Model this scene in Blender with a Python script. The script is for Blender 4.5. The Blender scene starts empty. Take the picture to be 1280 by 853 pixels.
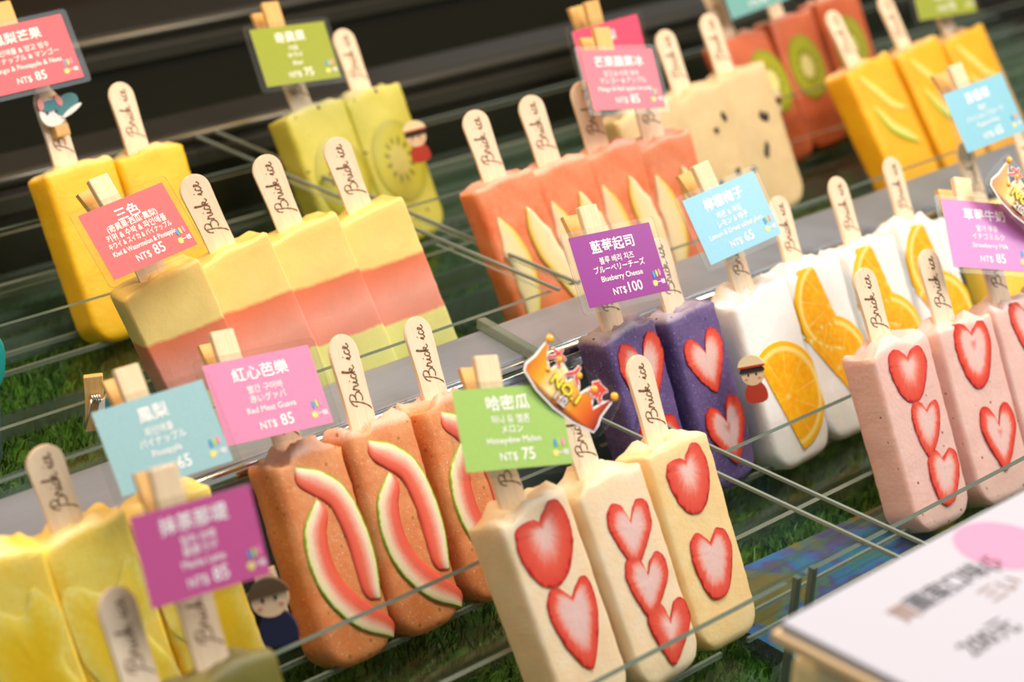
import bpy, bmesh, math, random
import numpy as np
from mathutils import Vector, Matrix, noise

# ---------------------------------------------------------------- camera, world, lights, exposure
scene = bpy.context.scene
COL = scene.collection
CAM = Vector((-0.86865, -0.59038, 0.60637))
CR = Vector((0.70354, -0.70869, 0.05279)); CU = Vector((0.25387, 0.32002, 0.91276)); CF = Vector((0.66376, 0.62876, -0.40507))
camd = bpy.data.cameras.new('camera'); cam = bpy.data.objects.new('camera', camd); COL.objects.link(cam)
m = Matrix.Identity(4)
for i in range(3):
    m[i][0] = CR[i]; m[i][1] = CU[i]; m[i][2] = -CF[i]; m[i][3] = CAM[i]
cam.matrix_world = m
camd.sensor_width = 36; camd.lens = 2793.8/1280*36; camd.clip_start = .05; camd.clip_end = 30
camd.dof.use_dof = True; camd.dof.focus_distance = 1.21; camd.dof.aperture_fstop = 6.0
scene.camera = cam

world = bpy.data.worlds.new('market_ambient'); scene.world = world; world.use_nodes = True
bg = world.node_tree.nodes['Background']; bg.inputs[0].default_value = (.97, .96, .94, 1); bg.inputs[1].default_value = .27

def area(name, loc, target, size, power, color, sy=None):
    l = bpy.data.lights.new(name, 'AREA'); l.shape = 'RECTANGLE'; l.size = size; l.size_y = sy or size
    l.energy = power; l.color = color
    o = bpy.data.objects.new(name, l); COL.objects.link(o); o.location = loc
    o.rotation_euler = (Vector(target)-Vector(loc)).to_track_quat('-Z', 'Y').to_euler(); return o
area('stall_lamp_front', (.95, -.72, 1.15), (-.05, -.02, 0), .5, 12.0, (1.0, .97, .93))
area('stall_lamp_overhead', (-.12, -.10, 1.15), (-.12, .02, 0), .45, 6.8, (.97, .98, 1.0))
area('stall_lamp_warm', (-.55, .62, 1.2), (.1, .5, .05), .35, 10.0, (1.0, .60, .22))
area('stall_lamp_warm_right', (.55, .05, 1.3), (.45, .42, .05), .3, 6.5, (1.0, .60, .22))
vs = scene.view_settings
vs.view_transform = 'Standard'; vs.look = 'None'; vs.gamma = 1; vs.use_curve_mapping = False; vs.exposure = 0.27
scene.cycles.transparent_max_bounces = 40
scene.cycles.max_bounces = 8

# ---------------------------------------------------------------- materials
def nmat(name):
    mt = bpy.data.materials.new(name); mt.use_nodes = True
    nt = mt.node_tree; return mt, nt, nt.nodes['Principled BSDF']
def N(nt, t, **kw):
    n = nt.nodes.new(t)
    for k, v in kw.items(): setattr(n, k, v)
    return n
def ramp(nt, stops, interp='LINEAR'):
    r = nt.nodes.new('ShaderNodeValToRGB'); cr = r.color_ramp; cr.interpolation = interp
    while len(cr.elements) > 1: cr.elements.remove(cr.elements[-1])
    cr.elements[0].position = stops[0][0]; cr.elements[0].color = (*stops[0][1], 1)
    for p, c in stops[1:]:
        e = cr.elements.new(p); e.color = (*c, 1)
    return r
def texco(nt): return N(nt, 'ShaderNodeTexCoord').outputs['Object']
def noise_n(nt, scale, detail=3, vec=None, rough=.5):
    n = N(nt, 'ShaderNodeTexNoise'); n.inputs['Scale'].default_value = scale; n.inputs['Detail'].default_value = detail
    n.inputs['Roughness'].default_value = rough
    if vec: nt.links.new(vec, n.inputs['Vector'])
    return n
def bump(nt, h, strength, dist, b):
    bp = N(nt, 'ShaderNodeBump'); bp.inputs['Strength'].default_value = strength; bp.inputs['Distance'].default_value = dist
    nt.links.new(h, bp.inputs['Height']); nt.links.new(bp.outputs[0], b.inputs['Normal'])
def simple(name, col, rough=.5, metal=0, coat=0, spec=.5):
    mt, nt, b = nmat(name); b.inputs['Base Color'].default_value = (*col, 1); b.inputs['Roughness'].default_value = rough
    b.inputs['Metallic'].default_value = metal; b.inputs['Coat Weight'].default_value = coat; b.inputs['Specular IOR Level'].default_value = spec
    return mt
def mixcol(nt, fac, a, b):
    mx = N(nt, 'ShaderNodeMix'); mx.data_type = 'RGBA'
    if hasattr(fac, 'is_linked') or not isinstance(fac, (int, float)): nt.links.new(fac, mx.inputs[0])
    else: mx.inputs[0].default_value = fac
    for s, v in ((6, a), (7, b)):
        if isinstance(v, tuple): mx.inputs[s].default_value = (*v, 1)
        else: nt.links.new(v, mx.inputs[s])
    return mx.outputs[2]

def ice(name, c1, c2, speck=None, sdens=.0, rough=.42, sss=.35, grain=.35, sscale=420, radius=(1, .55, .35), topfrost=.35):
    """frozen fruit ice: two tones mottled by noise, optional small specks, frosty bump"""
    mt, nt, b = nmat(name); tc = texco(nt)
    n1 = noise_n(nt, 55, 4, tc, .6)
    r = ramp(nt, [(.35, c1), (.65, c2)]); nt.links.new(n1.outputs[0], r.inputs[0]); col = r.outputs[0]
    n2 = noise_n(nt, 900, 2, tc)
    fr = ramp(nt, [(.62, (0, 0, 0)), (.74, (1, 1, 1))]); nt.links.new(n2.outputs[0], fr.inputs[0])
    ml = N(nt, 'ShaderNodeMath', operation='MULTIPLY'); nt.links.new(fr.outputs[0], ml.inputs[0]); ml.inputs[1].default_value = grain
    col = mixcol(nt, ml.outputs[0], col, tuple(min(1, x*.5+.5) for x in c2))
    sp = N(nt, 'ShaderNodeSeparateXYZ'); nt.links.new(tc, sp.inputs[0])
    zz = N(nt, 'ShaderNodeMath', operation='MULTIPLY_ADD'); nt.links.new(n1.outputs[0], zz.inputs[0]); zz.inputs[1].default_value = .006; nt.links.new(sp.outputs[2], zz.inputs[2])
    z2 = N(nt, 'ShaderNodeMath', operation='MULTIPLY'); nt.links.new(zz.outputs[0], z2.inputs[0]); z2.inputs[1].default_value = 8.0
    tr = ramp(nt, [(.886, (0, 0, 0)), (.915, (1, 1, 1))]); nt.links.new(z2.outputs[0], tr.inputs[0])
    mt2 = N(nt, 'ShaderNodeMath', operation='MULTIPLY'); nt.links.new(tr.outputs[0], mt2.inputs[0]); mt2.inputs[1].default_value = topfrost
    col = mixcol(nt, mt2.outputs[0], col, (.93, .90, .88))
    if speck:
        v = N(nt, 'ShaderNodeTexVoronoi'); v.inputs['Scale'].default_value = sscale/3; nt.links.new(tc, v.inputs['Vector'])
        sr = ramp(nt, [(sdens, (1, 1, 1)), (sdens+.04, (0, 0, 0))]); nt.links.new(v.outputs['Distance'], sr.inputs[0])
        n3 = noise_n(nt, 120, 1, tc); gr = ramp(nt, [(.52, (0, 0, 0)), (.56, (1, 1, 1))]); nt.links.new(n3.outputs[0], gr.inputs[0])
        mm = N(nt, 'ShaderNodeMath', operation='MULTIPLY'); nt.links.new(sr.outputs[0], mm.inputs[0]); nt.links.new(gr.outputs[0], mm.inputs[1])
        col = mixcol(nt, mm.outputs[0], col, speck)
    nt.links.new(col, b.inputs['Base Color']); b.inputs['Roughness'].default_value = rough
    b.inputs['Subsurface Weight'].default_value = sss; b.inputs['Subsurface Scale'].default_value = .006
    b.inputs['Subsurface Radius'].default_value = radius
    n4 = noise_n(nt, 380, 5, tc, .7); bump(nt, n4.outputs[0], .6, .0007, b)
    return mt

def tri_ice():
    mt, nt, b = nmat('three_colour_ice'); tc = texco(nt)
    sep = N(nt, 'ShaderNodeSeparateXYZ'); nt.links.new(tc, sep.inputs[0])
    n = noise_n(nt, 130, 4, tc)
    a = N(nt, 'ShaderNodeMath', operation='MULTIPLY_ADD'); nt.links.new(n.outputs[0], a.inputs[0]); a.inputs[1].default_value = .003
    sk = N(nt, 'ShaderNodeMath', operation='MULTIPLY_ADD'); nt.links.new(sep.outputs[0], sk.inputs[0]); sk.inputs[1].default_value = .14; nt.links.new(sep.outputs[2], sk.inputs[2])
    nt.links.new(sk.outputs[0], a.inputs[2])
    s = N(nt, 'ShaderNodeMath', operation='MULTIPLY'); nt.links.new(a.outputs[0], s.inputs[0]); s.inputs[1].default_value = 8.0
    r = ramp(nt, [(0, (.76, .80, .30)), (.325, (.80, .82, .33)), (.338, (.82, .32, .24)), (.45, (.86, .40, .32)), (.585, (.84, .25, .14)),
                  (.61, (.82, .24, .11)), (.63, (.96, .76, .28)), (1, (.96, .72, .22))])
    nt.links.new(s.outputs[0], r.inputs[0])
    n2 = noise_n(nt, 40, 4, tc); r2 = ramp(nt, [(.3, (.90, .86, .80)), (.7, (1.0, 1.0, 1.0))]); nt.links.new(n2.outputs[0], r2.inputs[0])
    mx = N(nt, 'ShaderNodeMix'); mx.data_type = 'RGBA'; mx.blend_type = 'MULTIPLY'; mx.inputs[0].default_value = 1
    nt.links.new(r.outputs[0], mx.inputs[6]); nt.links.new(r2.outputs[0], mx.inputs[7])
    nt.links.new(mx.outputs[2], b.inputs['Base Color']); b.inputs['Roughness'].default_value = .36
    b.inputs['Subsurface Weight'].default_value = .3; b.inputs['Subsurface Scale'].default_value = .005
    n4 = noise_n(nt, 300, 5, tc, .7); bump(nt, n4.outputs[0], .35, .0006, b)
    return mt

def acrylic(name, tint=(.93, .97, .95), gl=.10, rough=.04):
    mt = bpy.data.materials.new(name); mt.use_nodes = True; nt = mt.node_tree; nt.nodes.clear()
    o = N(nt, 'ShaderNodeOutputMaterial'); mx = N(nt, 'ShaderNodeMixShader')
    t = N(nt, 'ShaderNodeBsdfTransparent'); t.inputs[0].default_value = (*tint, 1)
    g = N(nt, 'ShaderNodeBsdfGlossy'); g.inputs['Roughness'].default_value = rough; g.inputs[0].default_value = (.9, .95, .95, 1)
    lw = N(nt, 'ShaderNodeLayerWeight'); pw = N(nt, 'ShaderNodeMath', operation='POWER'); nt.links.new(lw.outputs['Facing'], pw.inputs[0]); pw.inputs[1].default_value = 5.0
    ma = N(nt, 'ShaderNodeMath', operation='MULTIPLY_ADD'); nt.links.new(pw.outputs[0], ma.inputs[0]); ma.inputs[1].default_value = .45; ma.inputs[2].default_value = gl*.5
    nt.links.new(ma.outputs[0], mx.inputs[0]); nt.links.new(t.outputs[0], mx.inputs[1]); nt.links.new(g.outputs[0], mx.inputs[2])
    nt.links.new(mx.outputs[0], o.inputs[0]); return mt
def acrylic_edge(name, col, tr=.35):
    mt = bpy.data.materials.new(name); mt.use_nodes = True; nt = mt.node_tree; nt.nodes.clear()
    o = N(nt, 'ShaderNodeOutputMaterial'); mx = N(nt, 'ShaderNodeMixShader'); mx.inputs[0].default_value = tr
    t = N(nt, 'ShaderNodeBsdfTransparent'); t.inputs[0].default_value = (.8, .9, .85, 1)
    b = N(nt, 'ShaderNodeBsdfPrincipled'); b.inputs['Base Color'].default_value = (*col, 1); b.inputs['Roughness'].default_value = .18
    nt.links.new(b.outputs[0], mx.inputs[1]); nt.links.new(t.outputs[0], mx.inputs[2]); nt.links.new(mx.outputs[0], o.inputs[0]); return mt

def attr_fac(nt, name='t'):
    a = N(nt, 'ShaderNodeAttribute'); a.attribute_name = name; return a.outputs['Fac']
def slice_mat(name, stops, nscale=260, namt=.12, rough=.28, sss=.25, gscale=700, streak=0.0):
    mt, nt, b = nmat(name); tc = texco(nt)
    n = noise_n(nt, nscale, 4, tc)
    ad = N(nt, 'ShaderNodeMath', operation='MULTIPLY_ADD'); nt.links.new(n.outputs[0], ad.inputs[0]); ad.inputs[1].default_value = namt
    nt.links.new(attr_fac(nt), ad.inputs[2])
    cv = N(nt, 'ShaderNodeCombineXYZ'); nt.links.new(attr_fac(nt, 'pu'), cv.inputs[0]); nt.links.new(attr_fac(nt, 'pv'), cv.inputs[1])
    nv = N(nt, 'ShaderNodeVectorMath', operation='NORMALIZE'); nt.links.new(cv.outputs[0], nv.inputs[0])
    ns = noise_n(nt, 7, 2, nv.outputs[0]); a2 = N(nt, 'ShaderNodeMath', operation='MULTIPLY_ADD'); nt.links.new(ns.outputs[0], a2.inputs[0]); a2.inputs[1].default_value = streak; nt.links.new(ad.outputs[0], a2.inputs[2])
    sb = N(nt, 'ShaderNodeMath', operation='SUBTRACT'); nt.links.new(a2.outputs[0], sb.inputs[0]); sb.inputs[1].default_value = namt*.5+streak*.5
    r = ramp(nt, stops); nt.links.new(sb.outputs[0], r.inputs[0])
    nt.links.new(r.outputs[0], b.inputs['Base Color']); b.inputs['Roughness'].default_value = rough
    b.inputs['Subsurface Weight'].default_value = sss; b.inputs['Subsurface Scale'].default_value = .003
    n4 = noise_n(nt, gscale, 3, tc); bump(nt, n4.outputs[0], .3, .0005, b)
    return mt
def polar(nt):
    px = attr_fac(nt, 'pu'); py = attr_fac(nt, 'pv')
    c = N(nt, 'ShaderNodeCombineXYZ'); nt.links.new(px, c.inputs[0]); nt.links.new(py, c.inputs[1])
    ln = N(nt, 'ShaderNodeVectorMath', operation='LENGTH'); nt.links.new(c.outputs[0], ln.inputs[0])
    an = N(nt, 'ShaderNodeMath', operation='ARCTAN2'); nt.links.new(py, an.inputs[0]); nt.links.new(px, an.inputs[1])
    return ln.outputs['Value'], an.outputs[0], c.outputs[0]
def orange_mat():
    mt, nt, b = nmat('orange_slice_flesh'); r, a, v = polar(nt); tc = texco(nt)
    # segment membranes: |sin(a*5)| small
    s = N(nt, 'ShaderNodeMath', operation='MULTIPLY'); nt.links.new(a, s.inputs[0]); s.inputs[1].default_value = 5.0
    si = N(nt, 'ShaderNodeMath', operation='SINE'); nt.links.new(s.outputs[0], si.inputs[0])
    ab = N(nt, 'ShaderNodeMath', operation='ABSOLUTE'); nt.links.new(si.outputs[0], ab.inputs[0])
    mr = ramp(nt, [(0, (1, 1, 1)), (.16, (0, 0, 0))]); nt.links.new(ab.outputs[0], mr.inputs[0])
    n = noise_n(nt, 260, 3, tc); pr = ramp(nt, [(.35, (.96, .40, .004)), (.65, (.98, .54, .012))]); nt.links.new(n.outputs[0], pr.inputs[0])
    col = mixcol(nt, mr.outputs[0], pr.outputs[0], (.98, .66, .12))
    rr = ramp(nt, [(0, (1, 1, 1)), (.08, (0, 0, 0)), (.80, (0, 0, 0)), (.84, (1, 1, 1))]); nt.links.new(r, rr.inputs[0])
    col = mixcol(nt, rr.outputs[0], col, (.98, .76, .22))
    r2 = ramp(nt, [(.90, (0, 0, 0)), (.925, (1, 1, 1))]); nt.links.new(r, r2.inputs[0])
    col = mixcol(nt, r2.outputs[0], col, (.98, .52, .0))
    nt.links.new(col, b.inputs['Base Color']); b.inputs['Roughness'].default_value = .3
    b.inputs['Subsurface Weight'].default_value = .2; b.inputs['Subsurface Scale'].default_value = .004
    n4 = noise_n(nt, 500, 3, tc); bump(nt, n4.outputs[0], .35, .0006, b)
    return mt
def kiwi_mat(name, flesh, core, skin=(.20, .22, .03)):
    mt, nt, b = nmat(name); r, a, v = polar(nt); tc = texco(nt)
    rr = ramp(nt, [(0, core), (.30, core), (.42, flesh), (.75, flesh), (.97, tuple(x*.8 for x in flesh)), (1, skin)]); nt.links.new(r, rr.inputs[0])
    s = N(nt, 'ShaderNodeMath', operation='MULTIPLY'); nt.links.new(a, s.inputs[0]); s.inputs[1].default_value = 12.0
    si = N(nt, 'ShaderNodeMath', operation='SINE'); nt.links.new(s.outputs[0], si.inputs[0])
    sr = ramp(nt, [(.45, (0, 0, 0)), (.75, (1, 1, 1))]); nt.links.new(si.outputs[0], sr.inputs[0])
    band = ramp(nt, [(.34, (0, 0, 0)), (.40, (1, 1, 1)), (.52, (1, 1, 1)), (.60, (0, 0, 0))])
    n = noise_n(nt, 150, 2, tc); ad = N(nt, 'ShaderNodeMath', operation='MULTIPLY_ADD'); nt.links.new(n.outputs[0], ad.inputs[0]); ad.inputs[1].default_value = .2
    sb = N(nt, 'ShaderNodeMath', operation='SUBTRACT'); nt.links.new(r, sb.inputs[0]); sb.inputs[1].default_value = .1
    nt.links.new(sb.outputs[0], ad.inputs[2]); nt.links.new(ad.outputs[0], band.inputs[0])
    mm = N(nt, 'ShaderNodeMath', operation='MULTIPLY'); nt.links.new(sr.outputs[0], mm.inputs[0]); nt.links.new(band.outputs[0], mm.inputs[1])
    m9 = N(nt, 'ShaderNodeMath', operation='MULTIPLY'); nt.links.new(mm.outputs[0], m9.inputs[0]); m9.inputs[1].default_value = .85
    col = mixcol(nt, m9.outputs[0], rr.outputs[0], (.05, .035, .008))
    nt.links.new(col, b.inputs['Base Color']); b.inputs['Roughness'].default_value = .3
    return mt
def wood(name, c1, c2, rough=.6, sc=1.0):
    mt, nt, b = nmat(name); tc = texco(nt)
    mp = N(nt, 'ShaderNodeMapping'); mp.inputs['Scale'].default_value = (1.0*sc, 1.0*sc, .07*sc); nt.links.new(tc, mp.inputs[0])
    n = noise_n(nt, 700, 4, mp.outputs[0], .6); r = ramp(nt, [(.3, c1), (.7, c2)]); nt.links.new(n.outputs[0], r.inputs[0])
    nt.links.new(r.outputs[0], b.inputs['Base Color']); b.inputs['Roughness'].default_value = rough
    bump(nt, n.outputs[0], .15, .0003, b); return mt
def paper(name, col):
    mt, nt, b = nmat(name); tc = texco(nt); n = noise_n(nt, 1400, 2, tc)
    r = ramp(nt, [(.3, tuple(x*.93 for x in col)), (.7, tuple(min(1, x*1.04) for x in col))]); nt.links.new(n.outputs[0], r.inputs[0])
    nt.links.new(r.outputs[0], b.inputs['Base Color']); b.inputs['Roughness'].default_value = .42
    b.inputs['Specular IOR Level'].default_value = .25; b.inputs['Coat Weight'].default_value = .12; b.inputs['Coat Roughness'].default_value = .2
    return mt

M = {}
M['stick'] = wood('birch_stick', (.80, .62, .42), (.88, .72, .54))
M['clip'] = wood('pale_clothespin_wood', (.74, .55, .33), (.86, .68, .46))
M['clip_dark'] = wood('honey_and_shaded_clip_wood', (.62, .36, .10), (.74, .47, .17))
M['burn'] = simple('branded_lettering', (.17, .075, .022), .7)
M['ink'] = simple('white_print', (.93, .93, .92), .5)
M['spring'] = simple('clip_spring_steel', (.62, .62, .60), .25, 1)
M['rod'] = simple('clear_rod', (.20, .25, .23), .2)
M['lam'] = acrylic('laminate_film', (.95, .96, .95), .02, .25)
M['lam_edge'] = acrylic_edge('laminate_film_edge', (.50, .48, .42), .6)
M['acr'] = acrylic('clear_acrylic', (.975, .99, .98), .022, .03)
M['acr_floor'] = acrylic('clear_acrylic_floor', (.95, .98, .96), .03, .06)
M['acr_edge'] = acrylic_edge('acrylic_cut_edge', (.085, .125, .105), .05)
M['acr_edge_bright'] = acrylic_edge('acrylic_polished_edge', (.24, .28, .23), .45)
def steel(name, col=(.36, .37, .39), rough=.32):
    mt, nt, b = nmat(name); tc = texco(nt)
    mp = N(nt, 'ShaderNodeMapping'); mp.inputs['Scale'].default_value = (.03, 1, 1); nt.links.new(tc, mp.inputs[0])
    n = noise_n(nt, 600, 3, mp.outputs[0]); r = ramp(nt, [(.3, tuple(x*.95 for x in col)), (.7, tuple(x*1.04 for x in col))])
    nt.links.new(n.outputs[0], r.inputs[0]); nt.links.new(r.outputs[0], b.inputs['Base Color'])
    b.inputs['Metallic'].default_value = .75; b.inputs['Roughness'].default_value = rough; return mt
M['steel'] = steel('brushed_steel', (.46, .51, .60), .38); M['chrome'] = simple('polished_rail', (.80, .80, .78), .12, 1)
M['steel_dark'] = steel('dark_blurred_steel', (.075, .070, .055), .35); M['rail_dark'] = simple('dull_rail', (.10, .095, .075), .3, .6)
M['dark'] = simple('dark_counter_panel', (.035, .026, .018), .35)
M['black'] = simple('black_back_panel', (.006, .006, .006), .6)

def turf_mat():
    mt, nt, b = nmat('artificial_turf_green'); tc = texco(nt)
    n = noise_n(nt, 120, 3, tc); n2 = noise_n(nt, 9, 2, tc)
    r = ramp(nt, [(.3, (.020, .070, .005)), (.55, (.055, .17, .012)), (.75, (.13, .27, .03))]); nt.links.new(n.outputs[0], r.inputs[0])
    r2 = ramp(nt, [(.3, (.7, .7, .6)), (.7, (1, 1, 1))]); nt.links.new(n2.outputs[0], r2.inputs[0])
    mx = N(nt, 'ShaderNodeMix'); mx.data_type = 'RGBA'; mx.blend_type = 'MULTIPLY'; mx.inputs[0].default_value = 1
    nt.links.new(r.outputs[0], mx.inputs[6]); nt.links.new(r2.outputs[0], mx.inputs[7])
    nt.links.new(mx.outputs[2], b.inputs['Base Color']); b.inputs['Roughness'].default_value = .55
    return mt
M['turf'] = turf_mat()

# ---------------------------------------------------------------- mesh helpers
def put(name, me, mats, parent=None, mw=None):
    if not isinstance(mats, (list, tuple)): mats = [mats]
    for mm in mats: me.materials.append(mm)
    o = bpy.data.objects.new(name, me); COL.objects.link(o)
    if parent: o.parent = parent
    if mw is not None: o.matrix_local = mw
    return o
def bm_put(name, bm, mats, parent=None, mw=None, smooth=False):
    me = bpy.data.meshes.new(name); bmesh.ops.recalc_face_normals(bm, faces=bm.faces); bm.to_mesh(me); bm.free()
    if smooth:
        for p in me.polygons: p.use_smooth = True
    return put(name, me, mats, parent, mw)
def tag(o, label=None, cat=None, group=None, kind=None):
    if label: o['label'] = label
    if cat: o['category'] = cat
    if group: o['group'] = group
    if kind: o['kind'] = kind
    return o
def empty(name, mw, label, cat, group=None):
    o = bpy.data.objects.new(name, None); COL.objects.link(o); o.empty_display_size = .01; o.matrix_world = mw
    return tag(o, label, cat, group)
def frame(origin, x, y, z):
    m = Matrix.Identity(4)
    for i in range(3): m[i][0] = x[i]; m[i][1] = y[i]; m[i][2] = z[i]; m[i][3] = origin[i]
    return m
def box(bm, x0, x1, y0, y1, z0, z1, mi=0, top=None, bev=0):
    vs = [bm.verts.new(p) for p in ((x0,y0,z0),(x1,y0,z0),(x1,y1,z0),(x0,y1,z0),(x0,y0,z1),(x1,y0,z1),(x1,y1,z1),(x0,y1,z1))]
    fs = [(0,3,2,1),(4,5,6,7),(0,1,5,4),(1,2,6,5),(2,3,7,6),(3,0,4,7)]; out = []
    for i, f in enumerate(fs):
        fc = bm.faces.new([vs[k] for k in f]); fc.material_index = mi; out.append(fc)
    if top is not None:
        for i in top[1]: out[i].material_index = top[0]
    if bev:
        es = {e for f in out for e in f.edges}
        bmesh.ops.bevel(bm, geom=list(es), offset=bev, segments=2, affect='EDGES', profile=.6)
    return out
def prism(bm, pts, y0, y1, mi=0, side=None):
    """pts: closed outline in x,z; extruded from y0 (front) to y1 (back)"""
    a = [bm.verts.new((p[0], y0, p[1])) for p in pts]; b = [bm.verts.new((p[0], y1, p[1])) for p in pts]
    f = bm.faces.new(a); f.material_index = mi; f = bm.faces.new(b[::-1]); f.material_index = mi
    n = len(pts)
    for i in range(n):
        f = bm.faces.new((a[i], b[i], b[(i+1) % n], a[(i+1) % n])); f.material_index = mi if side is None else side
def catmull(P, n=8, closed=True):
    out = []; L = len(P)
    rng = range(L) if closed else range(L-1)
    for i in rng:
        p0, p1, p2, p3 = (P[(i-1) % L], P[i], P[(i+1) % L], P[(i+2) % L]) if closed else (P[max(i-1, 0)], P[i], P[i+1], P[min(i+2, L-1)])
        for k in range(n):
            t = k/n
            out.append(tuple(.5*((2*p1[j])+(-p0[j]+p2[j])*t+(2*p0[j]-5*p1[j]+4*p2[j]-p3[j])*t*t+(-p0[j]+3*p1[j]-3*p2[j]+p3[j])*t**3) for j in (0, 1)))
    if not closed: out.append(tuple(P[-1]))
    return out
def tube(bm, pts, r, seg=6, mi=0):
    rings = []; pts = [Vector(p) for p in pts]
    for i, p in enumerate(pts):
        d = (pts[min(i+1, len(pts)-1)]-pts[max(i-1, 0)]).normalized()
        u = d.orthogonal().normalized() if i == 0 else (rings_u - d*rings_u.dot(d)).normalized()
        rings_u = u; v = d.cross(u)
        rings.append([bm.verts.new(p+u*r*math.cos(6.2832*k/seg)+v*r*math.sin(6.2832*k/seg)) for k in range(seg)])
    for a, b in zip(rings, rings[1:]):
        for k in range(seg):
            f = bm.faces.new((a[k], a[(k+1) % seg], b[(k+1) % seg], b[k])); f.material_index = mi
    for rg in (rings[0], rings[-1]):
        try: bm.faces.new(rg).material_index = mi
        except ValueError: pass
def ribbon(bm, pts, w, y):
    pts = [Vector((p[0], p[1])) for p in pts]; prev = None
    for i, p in enumerate(pts):
        d = (pts[min(i+1, len(pts)-1)]-pts[max(i-1, 0)])
        d = d.normalized() if d.length > 1e-9 else Vector((1, 0)); n = Vector((-d.y, d.x))
        ww = w*(.55+.45*abs(math.sin(i*.55+1)))
        a = bm.verts.new((p.x+n.x*ww, y, p.y+n.y*ww)); b = bm.verts.new((p.x-n.x*ww, y, p.y-n.y*ww))
        if prev: bm.faces.new((prev[0], prev[1], b, a))
        prev = (a, b)

# ---------------------------------------------------------------- popsicle parts (local: x right, y into the body, z up the body)
LEN = .110
def body_mesh(W, D, seed, lump=1.0, rb=.016, rc=.0042, frost=0.0, L=LEN):
    rnd = random.Random(seed); off = Vector((rnd.uniform(-9, 9), rnd.uniform(-9, 9), rnd.uniform(-9, 9)))
    def ring(hx, hy, z, r):
        r = min(r, hx*.95, hy*.95); pts = []
        for cx, cy, a0 in ((hx-r, hy-r, 0), (-hx+r, hy-r, 90), (-hx+r, -hy+r, 180), (hx-r, -hy+r, 270)):
            for k in range(5):
                a = math.radians(a0+k*22.5); pts.append((cx+r*math.cos(a), cy+r*math.sin(a), z))
            # intermediate points on the flats
            nx = {0: (-hx+r, hy), 90: (-hx, -hy+r), 180: (hx-r, -hy), 270: (hx, hy-r)}[a0]
            lx, ly = pts[-1][0], pts[-1][1]; kk = 7 if a0 in (0, 180) else 3
            for q in range(1, kk): pts.append((lx+(nx[0]-lx)*q/kk, ly+(nx[1]-ly)*q/kk, z))
        return pts
    rows = []; zs = [0, .0006, .0018, .0035, .0055, .008, .011, .0145] + [.018+(L-.003-.018)*k/22 for k in range(23)] + [L-.0012, L]
    for z in zs:
        hx = W/2*(.965+.035*z/L); hy = D/2*(.95+.05*z/L)
        if z < rb: q = rb-z; hx -= rb-math.sqrt(max(rb*rb-q*q, 0))
        if z < .006: q = .006-z; hy -= .006-math.sqrt(max(.006**2-q*q, 0))
        if z > L-.003: q = z-(L-.003); dlt = .003-math.sqrt(max(.003**2-q*q, 0)); hx -= dlt*.6; hy -= dlt*.6
        rows.append(ring(max(hx, .002), max(hy, .002), z, rc))
    last = rows[-1]
    for s in (.9, .75, .6, .45, .3, .15):
        rows.append([(p[0]*s, p[1]*s, L) for p in last])
    first = rows[0]
    verts = [(0, 0, 0)]
    for ri, rw in enumerate(rows):
        for (x, y, z) in rw:
            v = Vector((x, y, z)); nn = noise.noise(v*70+off); n2 = noise.noise(v*330+off)
            rad = Vector((x, y, 0)); rad = rad.normalized() if rad.length > 1e-6 else rad
            amt = .0004*nn + .00022*n2*(1+frost*2)
            x2, y2 = x+rad.x*amt, y+rad.y*amt; z2 = z
            if z > L-.004:
                k = 1.0 if z >= L-1e-6 else (z-(L-.004))/.004
                rr = 1-min(1, max(abs(x)/(W/2), abs(y)/(D/2)))
                lumpz = noise.noise(Vector((x*85, y*85, 3))+off)*.0042 + noise.noise(Vector((x*230, y*230, 5))+off)*.0014
                rim = .0028*math.exp(-((math.hypot(x, y)-.010)/.005)**2)
                back = .0022*max(0, y/(D/2))
                z2 += k*lump*(lumpz*(1.1 if rr > .02 else .55) + rim*.7 + back - .0008)
            verts.append((x2, y2, z2))
    n = len(first); faces = []
    for k in range(n): faces.append((0, 1+(k+1) % n, 1+k))
    for r in range(len(rows)-1):
        a = 1+r*n; b = a+n
        for k in range(n): faces.append((a+k, a+(k+1) % n, b+(k+1) % n, b+k))
    c = len(verts); verts.append((0, 0, L+.002*lump)); a = 1+(len(rows)-1)*n
    for k in range(n): faces.append((a+k, a+(k+1) % n, c))
    me = bpy.data.meshes.new('ice_body'); me.from_pydata(verts, [], faces)
    for p in me.polygons: p.use_smooth = True
    return me

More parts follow.
